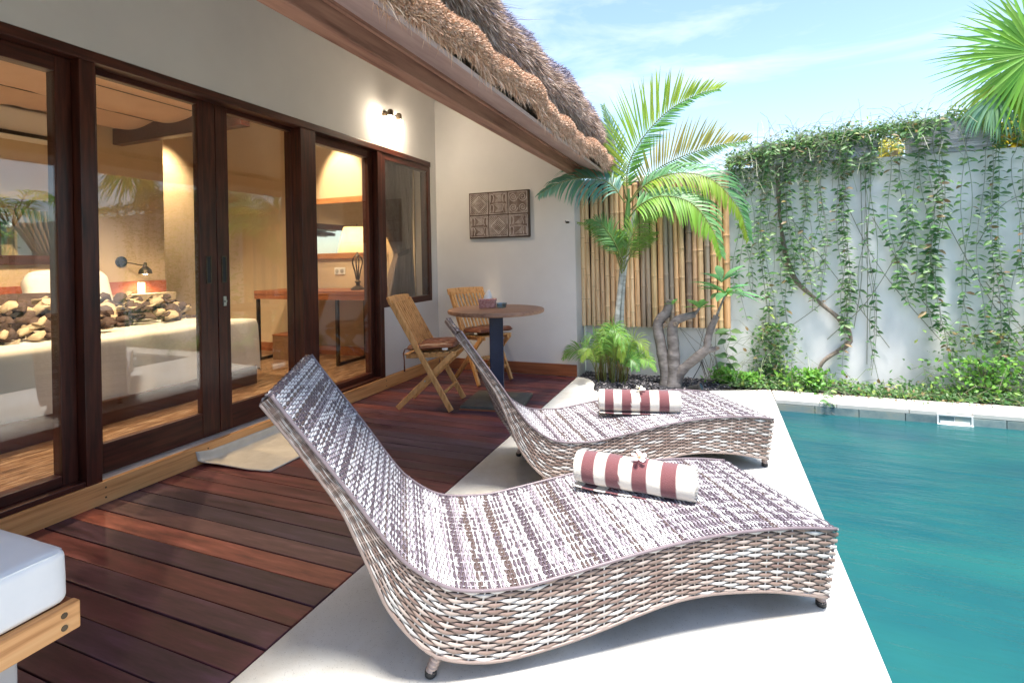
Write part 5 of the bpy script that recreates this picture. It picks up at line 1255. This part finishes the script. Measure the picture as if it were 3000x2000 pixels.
cloud('vine_crown', 'tangled leafy vine growth lying along the top of the white wall', 'vine', 3300, lambda n: np.where(RNG.random(n) < .84, RNG.uniform(.12, 1.58, n), RNG.uniform(1.5, 2.05, n)), lambda n: RNG.normal(5.19, .06, n), lambda x, y, n: top(x) - np.abs(RNG.normal(0, .055, n)) + RNG.random(n) ** 6 * .10 - np.abs(y - 5.19) * .5, (.026, .046), VG + VY, stems=420)
cloud('vine_crown', 'vine growth falling over the front edge of the left wall cap', 'vine', 1300, lambda n: RNG.uniform(.15, 1.32, n), lambda n: RNG.normal(5.13, .025, n), lambda x, y, n: top(x) - .03 - RNG.random(n) ** 1.6 * .36, (.026, .044), VG, 'down', stems=260)
cloud('vine_crown', 'vine growth over the wall past the right end of the cap', 'vine', 1700, lambda n: RNG.uniform(2.05, 4.4, n), lambda n: RNG.normal(5.22, .06, n), lambda x, y, n: top(x) - np.abs(RNG.normal(0, .09, n)), (.026, .05), VG + VY, stems=120)
cloud('yellow_shrub', 'sunlit yellow shrub showing above the wall between the two caps', 'shrub', 1500, lambda n: RNG.normal(1.42, .12, n), lambda n: RNG.normal(5.60, .08, n), lambda x, y, n: RNG.uniform(1.5, 2.16, n), (.04, .07), [(.75, .62, .10), (.80, .70, .22), (.55, .55, .08)])
cloud('yellow_shrub', 'golden shrub behind the wall beneath the fan palm at the right', 'shrub', 2200, lambda n: RNG.normal(2.35, .16, n), lambda n: RNG.normal(5.60, .1, n), lambda x, y, n: RNG.uniform(1.5, 2.22, n), (.05, .09), [(.78, .60, .05), (.80, .66, .12), (.35, .45, .08)])
# growth at the foot of the wall
den = lambda x: np.interp(x, [.0, .2, .5, .7, .95, 1.2, 1.7, 2.2, 3], [.06, .12, .20, .17, .10, .09, .16, .24, .24])
cloud('ground_cover', 'low leafy creeper covering the bed at the foot of the wall', 'ground cover', 3800, lambda n: RNG.uniform(.12, 3.6, n), lambda n: np.minimum(5.17, 4.87 + np.abs(RNG.normal(0, .15, n))), lambda x, y, n: (RNG.random(n) ** 1.8) * den(x) * np.clip((y - 4.80) / .26, .22, 1) * (.45 + .75 * np.abs(np.sin(x * 5.3) * np.cos(x * 2.1 + 1))) + .005, (.022, .044), VG + VY + VD, stems=300)
cloud('ground_cover', 'creeper leaves climbing off the bed to knee height', 'ground cover', 1500, lambda n: np.concatenate([RNG.normal(.46, .09, n // 2), RNG.normal(2.0, .22, n - n // 2)]), lambda n: RNG.uniform(5.04, 5.17, n), lambda x, y, n: RNG.random(n) ** 1.4 * .52, (.028, .05), VG + VY, stems=160)
SH = ((.07, 5.02, .12, 'tiny bright green shrub beside the garden spotlight cable'), (.26, 5.0, .10, 'low green clump at the wall right of the frangipani'), (.73, 4.95, .17, 'bright green bushy clump hanging over the pool edge'), (1.93, 5.0, .32, 'pale green leafy shoot standing before the right vine curtain'))
for (sx, sy, sh, lb) in SH:
    n = int(min(420, 380 * sh / .14)); P = np.stack([RNG.normal(sx, sh * .5, n), RNG.normal(sy, .04, n), RNG.random(n) * sh], 1); L = RNG.uniform(.026, .05, n)
    V, F, C = leaf_cloud(P, RNG.normal(0, 1, (n, 3)) + [0, -.2, .6], L, L * .3, tint(n, [(.16, .38, .07), (.24, .48, .08)]), .5)
    t = thing('shrub', lb, 'shrub', group='small shrubs in the wall bed'); obj('leaves', np_mesh('leaves', V, F, C, False), MT['leaf'], t, kind='stuff')
    mb = MB()
    for k in range(6): mb.tube([(sx + RNG.uniform(-.02, .02), sy, -.02), (sx + RNG.uniform(-.06, .06), sy, sh * .8)], .003, 5, (.25, .22, .12))
    obj('stem', mb, MT['leaf'], t, colors=True)
vine('short vine tendril dangling into the pool from the bright clump', .78, .05, .03, -.10, 3, 60, VY + VG, (.022, .034), yb=4.60)
vine('single vine with large dark leaves right below the bamboo screen', .10, .05, .48, -.0, 2, 22, VD + VG, (.06, .085), yb=5.14)
# scattered litter under the vines on the coping
n = 160; P = np.stack([RNG.uniform(.3, 2.6, n), 4.86 - np.abs(RNG.normal(0, .05, n)), np.full(n, .006)], 1); L = RNG.uniform(.012, .03, n)
V, F, C = leaf_cloud(P, RNG.normal(0, 1, (n, 3)) * [1, 1, .05], L, L * .25, tint(n, [(.20, .12, .07), (.30, .22, .12), (.12, .20, .07)]), .1)
o = obj('leaf_litter', np_mesh('leaf_litter', V, F, C, False), MT['leaf'], kind='stuff'); tag(o, 'fallen leaves scattered on the cream coping below the vines', 'leaf litter')

# ---- fan palm over the wall, top right
FP = thing('fan_palm', 'fan palm with big round leaves rising behind the wall at the top right', 'palm')
def fan(c, r_, a0, a1, n, nrm, col, droop=.05, wl=.022, petiole=None):
    c = Vector(c); nrm = Vector(nrm).normalized(); u = Vector((0, 0, 1)).cross(nrm).normalized(); v = nrm.cross(u); mb = MB()
    if petiole: mb.tube(pts_curve([petiole, tuple((Vector(petiole) + c) / 2 + Vector((0, 0, .05))), tuple(c)], 12), .010, 6, (.20, .34, .10))
    for k in range(n):
        a = R(a0 + (a1 - a0) * (k + .5) / n + random.uniform(-1.5, 1.5)); L = r_ * random.uniform(.86, 1.06)
        D = (u * math.cos(a) + v * math.sin(a) + nrm * random.uniform(-.10, .10)).normalized(); P = []; cur = c.copy()
        for m_ in range(8): P.append(cur.copy()); cur += D * L / 7; D = (D + Vector((0, 0, -droop * (.3 + m_ * .25)))).normalized()
        mb.strip(P, [wl * f for f in (.10, .55, .95, 1.0, .80, .55, .30, .02)], nrm, jitcol(col, .2), fold=.35)
    obj('fan_leaf', mb, MT['leaf'], FP, colors=True, smooth=180)
fan((2.22, 4.95, 2.60), .64, 20, 340, 62, (-.18, -1, .12), (.24, .52, .07), .035, .0125, (2.62, 5.6, 2.05))
fan((2.30, 5.05, 2.72), .62, 30, 330, 52, (-.3, -1, .3), (.18, .44, .09), .04, .012, (2.62, 5.6, 2.05))
fan((2.16, 5.12, 2.46), .48, 185, 300, 34, (-.1, -1, .25), (.40, .56, .08), .20, .010, (2.6, 5.6, 2.05))
fan((2.02, 5.02, 2.34), .38, 205, 300, 30, (.1, -1, .2), (.22, .42, .24), .22, .010, (2.6, 5.6, 2.05))
fan((2.42, 5.25, 2.36), .45, 120, 260, 26, (.0, -1, .3), (.10, .28, .06), .10, .014, (2.62, 5.6, 2.05))
fan((2.95, 5.2, 2.7), .6, 0, 360, 44, (.2, -1, .3), (.15, .38, .06), .05, .018, (2.66, 5.6, 2.1))
mb = MB(); mb.tube(pts_curve([(2.62, 5.62, -.1), (2.60, 5.62, 1.2), (2.63, 5.6, 2.2)], 20), .055, 10); obj('trunk', mb, MT['palmbark'], FP, smooth=60)
# trunk tip behind the wall seen below the fans
# ---- palms and hedge across the pool (mirrored in the glass)
for k, (x_, y_, h_) in enumerate(((4.75, .4, 1.5), (4.8, 2.0, 1.9), (4.7, 3.5, 1.6), (4.75, 4.7, 1.8), (4.8, -1.4, 1.7))):
    t = thing('areca_palm', ('short', 'tallest', 'middle', 'corner', 'rear')[k] + ' palm in the border across the pool, mirrored in the doors', 'palm', (x_, y_, 0), group='palms across the pool')
    mb = MB(); mb.tube(pts_curve([(0, 0, -.1), (.03, .02, h_ * .5), (0, 0, h_)], 14), .04, 8); obj('trunk', mb, MT['palmbark'], t, smooth=60)
    for q in range(9):
        a = q * 2.4 + k; dx, dy = math.cos(a), math.sin(a); e = random.uniform(.3, .9)
        make_frond(t, 'frond', [(0, 0, h_), (dx * .35, dy * .35, h_ + .55 * e + .1), (dx * .8, dy * .8, h_ + .6 * e), (dx * 1.15, dy * 1.15, h_ + .1 * e)], 22, .32, .014, (dx * -.3, dy * -.3, 1), random.choice([GG, GL, GY]), droop=.4, rad=.01)
cloud('hedge', 'leafy green hedge against the wall across the pool', 'hedge', 5000, lambda n: RNG.normal(5.0, .12, n), lambda n: RNG.uniform(-4, 5, n), lambda x, y, n: RNG.random(n) * (1.5 + .5 * np.sin(y * 2.1)), (.07, .13), VG + VY)
box('far_bed', (PX1 + .02, -5.9, -.09), (5.19, 4.87, -.02), MT['soil'], kind='structure')

# ================================================================== ROOM INSIDE
BED = thing('bed', 'large white bed seen through the glass doors on a dark wood plinth', 'bed')
bx0, bx1, by0, by1 = -5.98, -3.86, .9, 3.45
mb = MB(); mb.box((bx0, by0 + .05, .10), (bx1 + .06, by1 - .05, .26)); obj('plinth', mb, MT['bedplinth'], BED, bevel=.004)
nx_, ny_ = 60, 60; V = []
def bedz(a, b):
    ex = min(1, (1 - a) * 9); ey = min(1, min(b, 1 - b) * 9)
    return ex, ey
per = []
# cover as a sheet that falls over foot and sides
us = np.concatenate([np.linspace(0, 1, 46), 1 + np.linspace(0.015, .205, 12)]); vs_ = np.concatenate([-np.linspace(.18, .01, 9), np.linspace(0, 1, 44), 1 + np.linspace(.01, .18, 9)])
for a in us:
    for b in vs_:
        x_ = bx0 + (bx1 - bx0) * min(a, 1); y_ = by0 + (by1 - by0) * min(max(b, 0), 1); z_ = .665
        da = max(0, a - 1) * (bx1 - bx0); db = max(0, -b, b - 1) * (by1 - by0)
        wv = .018 * math.sin(y_ * 14 + 1.3 * math.sin(y_ * 5)); wu = .018 * math.sin(x_ * 12 + math.sin(x_ * 4))
        z_ -= da + db
        if da > 0: x_ += .012 + wv * min(1, da * 5) + .05 * da
        if db > 0: y_ += (1 if b > 1 else -1) * (.012 + wu * min(1, db * 5) + .06 * db)
        r2 = (da > 0) + (db > 0)
        if r2 == 2: x_ += .06 * min(da, db) * 2; y_ += (1 if b > 1 else -1) * .10 * min(da, db) * 2; z_ = max(z_, .24 - .10) if True else z_
        z_ += .010 * mnoise.noise(Vector((x_ * 2.5, y_ * 2.5, 1))) + .004 * mnoise.noise(Vector((x_ * 9, y_ * 9, 1)))
        V.append((x_, y_, max(z_, .20 - (.08 if r2 == 2 else 0))))
m_ = len(vs_); F = [(i * m_ + k, (i + 1) * m_ + k, (i + 1) * m_ + k + 1, i * m_ + k + 1) for i in range(len(us) - 1) for k in range(m_ - 1)]
obj('bed_cover', np_mesh('bed_cover', np.array(V), np.array(F)), MT['bedlinen'], BED)
mb = MB(); mb.box((bx0, by0 + .04, .262), (bx1 - .02, by1 - .04, .62)); obj('mattress', mb, MT['bedlinen'], BED, bevel=.03)
mb = MB(); mb.box((-5.998, .9, .86), (-5.95, 4.08, .995)); obj('headboard', mb, MT['headboard'], BED, bevel=.003)
mb = MB(); mb.box((-5.998, .9, .42), (-5.965, 4.08, .77)); obj('headboard_base', mb, MT['headboard'], BED, bevel=.003)
mb = MB(); mb.box((-5.998, .9, .773), (-5.80, 4.09, .857)); obj('headboard_shelf', mb, MT['creamcloth'], BED, bevel=.004)
for (x_, y_, rz_, m3, lb, sz) in ((-5.62, 2.05, .1, 'whitecloth', 'white bed pillow leaning on the headboard at the left', (.16, .68, .44)), (-5.62, 2.95, -.06, 'whitecloth', 'white bed pillow leaning on the headboard behind the post', (.16, .66, .46)), (-5.40, 2.52, .1, 'darkcloth', 'dark brown bolster pillow between the white pillows', (.15, .60, .26)), (-5.25, 1.95, .2, 'creamcloth', 'cream patterned cushion at the left of the bed', (.15, .42, .40))):
    o = obj('pillow', soft_box(*sz, .07, 16, .05, seed=int(y_ * 7)), MT[m3], None); o.location = (x_, y_, .665 + sz[2] / 2 - .02); o.rotation_euler = (0, R(-22), rz_); tag(o, lb, 'pillow', 'pillows on the bed')
def ruffle(name, label, cx, cy, lx, ly, n, z0=.672, hh=.16):
    t = thing(name, label, 'throw', (cx, cy, z0), group='ruffled patchwork throws on the bed')
    for m3 in ('creamcloth', 'darkcloth', 'darkcloth', 'creamcloth'):
        mb = MB()
        for k in range(n):
            a = random.uniform(-1, 1); b = random.uniform(-1, 1); c = Vector((a * lx, b * ly, hh * (1 - a * a) * random.uniform(.15, .85))); d = Vector((random.uniform(.1, 1), random.uniform(-1, 1), random.uniform(-.5, .7))).normalized(); L = random.uniform(.09, .15); w_ = random.uniform(.035, .060)
            P = [c + d * L * q + Vector((0, 0, .03 * math.sin(q * 3.1))) for q in (0, .2, .45, .7, .9, 1)]; mb.strip(P, [w_ * f for f in (.3, .8, 1, .85, .45, .05)], Vector((.5, -.4, .8)).normalized(), fold=random.uniform(-.5, .5))
        o = obj('ruffle', mb, MT[m3], t, smooth=180)
        md = o.modifiers.new('thickness', 'SOLIDIFY'); md.thickness = .008
ruffle('ruffled_throw', 'brown and cream ruffled throw heaped on the left of the bed', -4.75, 1.95, .45, .55, 60, hh=.22)
ruffle('ruffled_throw', 'grey and cream ruffled throw heaped right of the door post', -4.90, 3.00, .40, .38, 45, hh=.20)

CN = thing('bed_canopy', 'peach fabric canopy hung in swags over the bed on a dark beam', 'canopy')
mb = MB(); mb.box((-6.0, 3.56, 2.47), (-4.12, 3.66, 2.64)); obj('canopy_beam', mb, MT['frameh'], CN, bevel=.005)
V = []; nu, nv = 60, 40
for i in range(nu + 1):
    for j in range(nv + 1):
        a = i / nu; b = j / nv; x_ = -6.0 + 2.0 * a; y_ = 0.2 + 3.42 * b
        V.append((x_, y_, 2.655 - .06 * abs(math.sin(a * math.pi * 3)) - .05 * math.sin(b * math.pi * 1.0) * 0 + .008 * math.sin(y_ * 26 + 2 * math.sin(x_ * 3)) * 1 + .02 * mnoise.noise(Vector((x_ * 2, y_ * 2, 0)))))
F = [(i * (nv + 1) + j, i * (nv + 1) + j + 1, (i + 1) * (nv + 1) + j + 1, (i + 1) * (nv + 1) + j) for i in range(nu) for j in range(nv)]
obj('canopy_cloth', np_mesh('canopy_cloth', np.array(V), np.array(F)), MT['canopy'], CN)
for xq in (-5.33, -4.66):
    mb = MB(); mb.tube([(xq, .2, 2.640), (xq, 3.56, 2.640)], .004, 6); obj('wire', mb, MT['blackmetal'], CN)
mb = MB(); mb.tube(pts_curve([(-4.66, 3.52, 2.63), (-4.60, 3.54, 2.58), (-4.58, 3.55, 2.53)], 6), .008, 6); obj('tie', mb, MT['creamcloth'], CN)

AC = thing('air_conditioner', 'long white air conditioner high on the bedroom wall', 'air conditioner')
o = None
mb = MB(); mb.box((-5.998, 2.15, 2.34), (-5.80, 3.10, 2.60)); obj('casing', mb, MT['whiteplastic'], AC, bevel=.02)
mb = MB(); mb.box((-5.80, 2.2, 2.352), (-5.785, 3.05, 2.385)); obj('outlet', mb, MT['rubber'], AC)
MR_ = thing('wall_mirror', 'wide wood framed mirror on the wall above the headboard', 'mirror')
mb = MB(); y0_, y1_, z0_, z1_ = 1.9, 3.12, 1.19, 1.80
for a, b in (((y0_, z1_ - .09), (y1_, z1_)), ((y0_, z0_), (y1_, z0_ + .09)), ((y0_, z0_ + .09), (y0_ + .09, z1_ - .09)), ((y1_ - .09, z0_ + .09), (y1_, z1_ - .09))): mb.box((-5.998, a[0], a[1]), (-5.955, b[0], b[1]))
obj('frame', mb, MT['frameh'], MR_, bevel=.004)
mb = MB(); mb.box((-5.998, y0_ + .088, z0_ + .088), (-5.985, y1_ - .088, z1_ - .088)); obj('glass', mb, MT['mirror'], MR_)

RL = thing('reading_lamp', 'lit bronze reading lamp on a swing arm above the headboard', 'wall lamp', (-5.998, 3.62, 1.21))
mb = MB(); mb.lathe([(.0, 0), (.058, 0), (.058, .012), (.045, .020), (0, .022)], 22, Matrix.Rotation(R(90), 4, 'Y')); obj('wall_plate', mb, MT['bluesteel'], RL, smooth=40)
mb = MB(); mb.tube([(.02, 0, 0), (.10, .06, -.02), (.16, .13, -.045)], .006, 8); mb.tube([(.16, .13, -.045), (.16, .15, -.03)], .012, 8); obj('arm', mb, MT['bronze'], RL, smooth=180)
Mx = Matrix.Translation((.17, .145, -.03)); mb = MB(); mb.lathe([(.0, .02), (.014, .018), (.016, -.02), (.035, -.035), (.058, -.065), (.066, -.105), (.063, -.105), (.050, -.065), (.02, -.035), (0, -.03)], 24, Mx); sh_ = obj('shade', mb, MT['bronze'], RL, smooth=50)
mb = MB(); mb.lathe([(.0, -.118), (.02, -.110), (.030, -.095), (.026, -.07), (0, -.055)], 14, Mx); obj('bulb', mb, MT['bulb'], sh_, smooth=180)
def lamp(kind, loc, e, col, size=.03, rot=(0, 0, 0), spot=None):
    ld = bpy.data.lights.new('light', kind); ld.energy = e; ld.color = col; ld.shadow_soft_size = size
    if spot: ld.spot_size = R(spot); ld.spot_blend = .6
    lo = bpy.data.objects.new('bulb_light', ld); COL.objects.link(lo); lo.location = loc; lo.rotation_euler = rot; return lo
lamp('SPOT', (-5.828, 3.765, 1.065), 7, (1, .70, .40), .03, (0, 0, 0), 130)
o = box('bedside_switch_panel', (-5.950, 3.75, .84), (-5.935, 3.83, .98), MT['whiteplastic'], bevel=.003); tag(o, 'white switch panel on the headboard under the reading lamp', 'switch')

DK = thing('desk', 'narrow dark wood desk on square black steel legs by the far room wall', 'desk')
mb = MB(); mb.box((-4.72, 4.20, .825), (-3.12, 4.72, .865)); obj('desk_top', mb, MT['skirt'], DK, bevel=.003)
mb = MB(); mb.box((-4.72, 4.205, .775), (-3.12, 4.225, .825)); obj('apron', mb, MT['skirt'], DK)
for xq in (-4.70, -3.62, -3.16):
    mb = MB()
    if xq == -3.16: continue
    mb.box((xq, 4.21, .10), (xq + .03, 4.24, .80)); mb.box((xq, 4.66, .10), (xq + .03, 4.69, .80)); mb.box((xq, 4.24, .10), (xq + .03, 4.66, .13)); obj('leg_frame', mb, MT['blackmetal'], DK)
DM = thing('desk_mirror', 'orange wood framed mirror on the wall above the desk', 'mirror')
x0_, x1_, z0_, z1_ = -4.75, -3.55, 1.20, 1.90; mb = MB()
for a, b in (((x0_, z1_ - .065), (x1_, z1_)), ((x0_, z0_), (x1_, z0_ + .065)), ((x0_, z0_ + .065), (x0_ + .065, z1_ - .065)), ((x1_ - .065, z0_ + .065), (x1_, z1_ - .065))): mb.box((a[0], 4.715, a[1]), (b[0], 4.748, b[1]))
obj('frame', mb, MT['mirrorwood'], DM, bevel=.004)
mb = MB(); mb.box((x0_ + .063, 4.738, z0_ + .063), (x1_ - .063, 4.747, z1_ - .063)); obj('glass', mb, MT['mirror'], DM)
TL = thing('table_lamp', 'lit table lamp with cream shade and open bronze base on the desk', 'table lamp', (-3.52, 4.45, .865))
mb = MB(); mb.lathe([(.0, 0), (.075, 0), (.075, .012), (.05, .03), (.022, .045), (.018, .07), (.035, .085), (.018, .10), (.012, .12), (.0, .12)], 24); obj('base', mb, MT['bronze'], TL, smooth=50)
for k in range(4):
    a = k * math.pi / 2 + .4; mb = MB(); mb.tube(pts_curve([(.014 * math.cos(a), .014 * math.sin(a), .11), (.030 * math.cos(a), .030 * math.sin(a), .20), (.052 * math.cos(a), .052 * math.sin(a), .29), (.036 * math.cos(a), .036 * math.sin(a), .345), (.010 * math.cos(a), .010 * math.sin(a), .365)], 14), .0075, 8); obj('cage_arm', mb, MT['bronze'], TL, smooth=180)
mb = MB(); mb.lathe([(.0, .36), (.03, .362), (.012, .38), (.008, .40), (0, .40)], 16); mb.tube([(0, 0, .36), (0, 0, .69)], .004, 6); mb.lathe([(0, .665), (.008, .67), (.006, .69), (0, .70)], 10); obj('stem', mb, MT['bronze'], TL, smooth=50)
mb = MB(); mb.lathe([(.198, .395), (.135, .660), (.132, .660), (.195, .395)], 36); me = mb.mesh('shade', smooth=60)
mb2 = MB(); n = 36
for r_, z in ((.198, .395), (.135, .660)):
    for k in range(n): mb2.v.append((r_ * math.cos(2 * math.pi * k / n), r_ * math.sin(2 * math.pi * k / n), z)); mb2.c.append((1, 1, 1))
mb2.f = [(k, (k + 1) % n, n + (k + 1) % n, n + k) for k in range(n)]
obj('lamp_shade', mb2, MT['shade'], TL, smooth=180)
mb = MB(); mb.lathe([(.0, .43), (.02, .435), (.03, .47), (.018, .51), (0, .52)], 14); obj('bulb', mb, MT['bulb'], TL, smooth=180)
lamp('POINT', (-3.52, 4.45, .865 + .54), 1.6, (1, .72, .42), .03)
# wall spots inferred from lit patches; unseen bed and floor spots added as fill
for k, (x_, y_, e, tgt) in enumerate(((-3.85, 4.15, 75, (-3.95, 4.75, 2.1)), (-6.9, 4.2, 50, (-7.4, 4.75, 1.4)), (-4.6, 2.6, 62, (-4.9, 2.6, .6)), (-4.3, 1.0, 62, (-4.6, 1.0, .6)), (-3.6, 3.2, 60, (-3.8, 3.4, .1)))):
    zc = 2.95; t = thing('ceiling_spot', 'lit recessed spot in the room ceiling ' + ('before the desk mirror', 'in the passage behind the bed wall', 'over the middle of the bed, added as unseen fill', 'over the near side of the bed, added as unseen fill', 'between bed and desk, added as unseen fill')[k], 'ceiling light', (x_, y_, zc), group='recessed spots in the bedroom ceiling')
    mb = MB(); mb.lathe([(.030, -.001), (.045, -.001), (.045, -.008), (.030, -.010)], 20); obj('ring', mb, MT['steel'], t)
    mb = MB(); mb.lathe([(0, -.004), (.028, -.004), (.028, -.002), (0, -.001)], 16); obj('lens', mb, MT['bulb'], t)
    if k in (2, 3): zc = 2.55  # added fill lights hang below the canopy, off their ceiling fixtures
    d = Vector(tgt) - Vector((x_, y_, zc)); lamp('SPOT', (x_, y_, zc - .03), e, (1, .74, .46), .03, d.to_track_quat('-Z', 'Y').to_euler(), 40 if k == 0 else 120)
WB = thing('waste_basket', 'brown waste basket on the floor under the desk', 'basket', (-4.45, 4.42, .10)); mb = MB(); mb.box((-.13, -.11, 0), (.13, .11, .27)); mb.box((-.115, -.095, .265), (.115, .095, .272)); obj('body', mb, MT['basket'], WB, bevel=.012)
mb = MB(); mb.box((-.135, -.115, .262), (.135, .115, .276)); obj('rim', mb, MT['skirt'], WB, bevel=.004)
SK = thing('wall_socket', 'white double socket on the wall between desk and mirror', 'socket', (-4.0, 4.748, 1.06)); mb = MB(); mb.box((-.075, -.010, -.04), (.075, 0, .04)); obj('plate', mb, MT['whiteplastic'], SK, bevel=.003)
for s in (-1, 1): mb = MB(); mb.lathe([(.020, 0), (.024, 0), (.024, .004), (.020, .004)], 16, Matrix.Translation((s * .036, -.010, 0)) @ Matrix.Rotation(R(90), 4, 'X')); obj('outlet', mb, MT['steel'], SK)

# curtain gathered by a tie-back inside the right-hand window
CT = thing('curtain', 'taupe curtain gathered by a tie-back in the right-hand window', 'curtain', (-2.99, 4.3, 1.43))
V = []; nu, nv = 150, 40
def edge(z):
    q = (z - .74) / (2.10 - .74)
    tl = np.interp(q, [0, .25, .36, .5, .75, 1], [4.16, 4.30, 4.38, 4.24, 4.04, 3.94]); tr = np.interp(q, [0, .36, 1], [4.69, 4.66, 4.70]); return tl, tr
for j in range(nv + 1):
    z = .70 + 1.46 * j / nv; l, r_ = edge(z)
    for i in range(nu + 1):
        a = i / nu; w_ = (r_ - l) / .58; V.append((-.012 * 0 + .048 * math.sin(a * 2 * math.pi * 10 + .7 * math.sin(z * 3)) * (.5 + .5 * w_) + .008 * math.sin(a * 41 + z * 2), l + (r_ - l) * a - 4.3, z - 1.43))
F = [(j * (nu + 1) + i, j * (nu + 1) + i + 1, (j + 1) * (nu + 1) + i + 1, (j + 1) * (nu + 1) + i) for j in range(nv) for i in range(nu)]
obj('curtain_cloth', np_mesh('curtain_cloth', np.array(V), np.array(F)), MT['curtain'], CT)
mb = MB(); P_ = [(.040, .06, -.215), (.050, .13, -.195), (.045, .22, -.175), (.03, .31, -.155)]; mb.strip(P_, [.020, .022, .022, .02], (1, 0, 0), fold=0); mb.strip([(p[0], p[1], p[2]) for p in P_], [.020, .022, .022, .02], (1, 0, 0)); obj('tie_back', mb, MT['curtain'], CT)
mb = MB(); mb.tube([(0, -.45, .70), (0, .42, .70)], .008, 8); obj('rail', mb, MT['blackmetal'], CT)
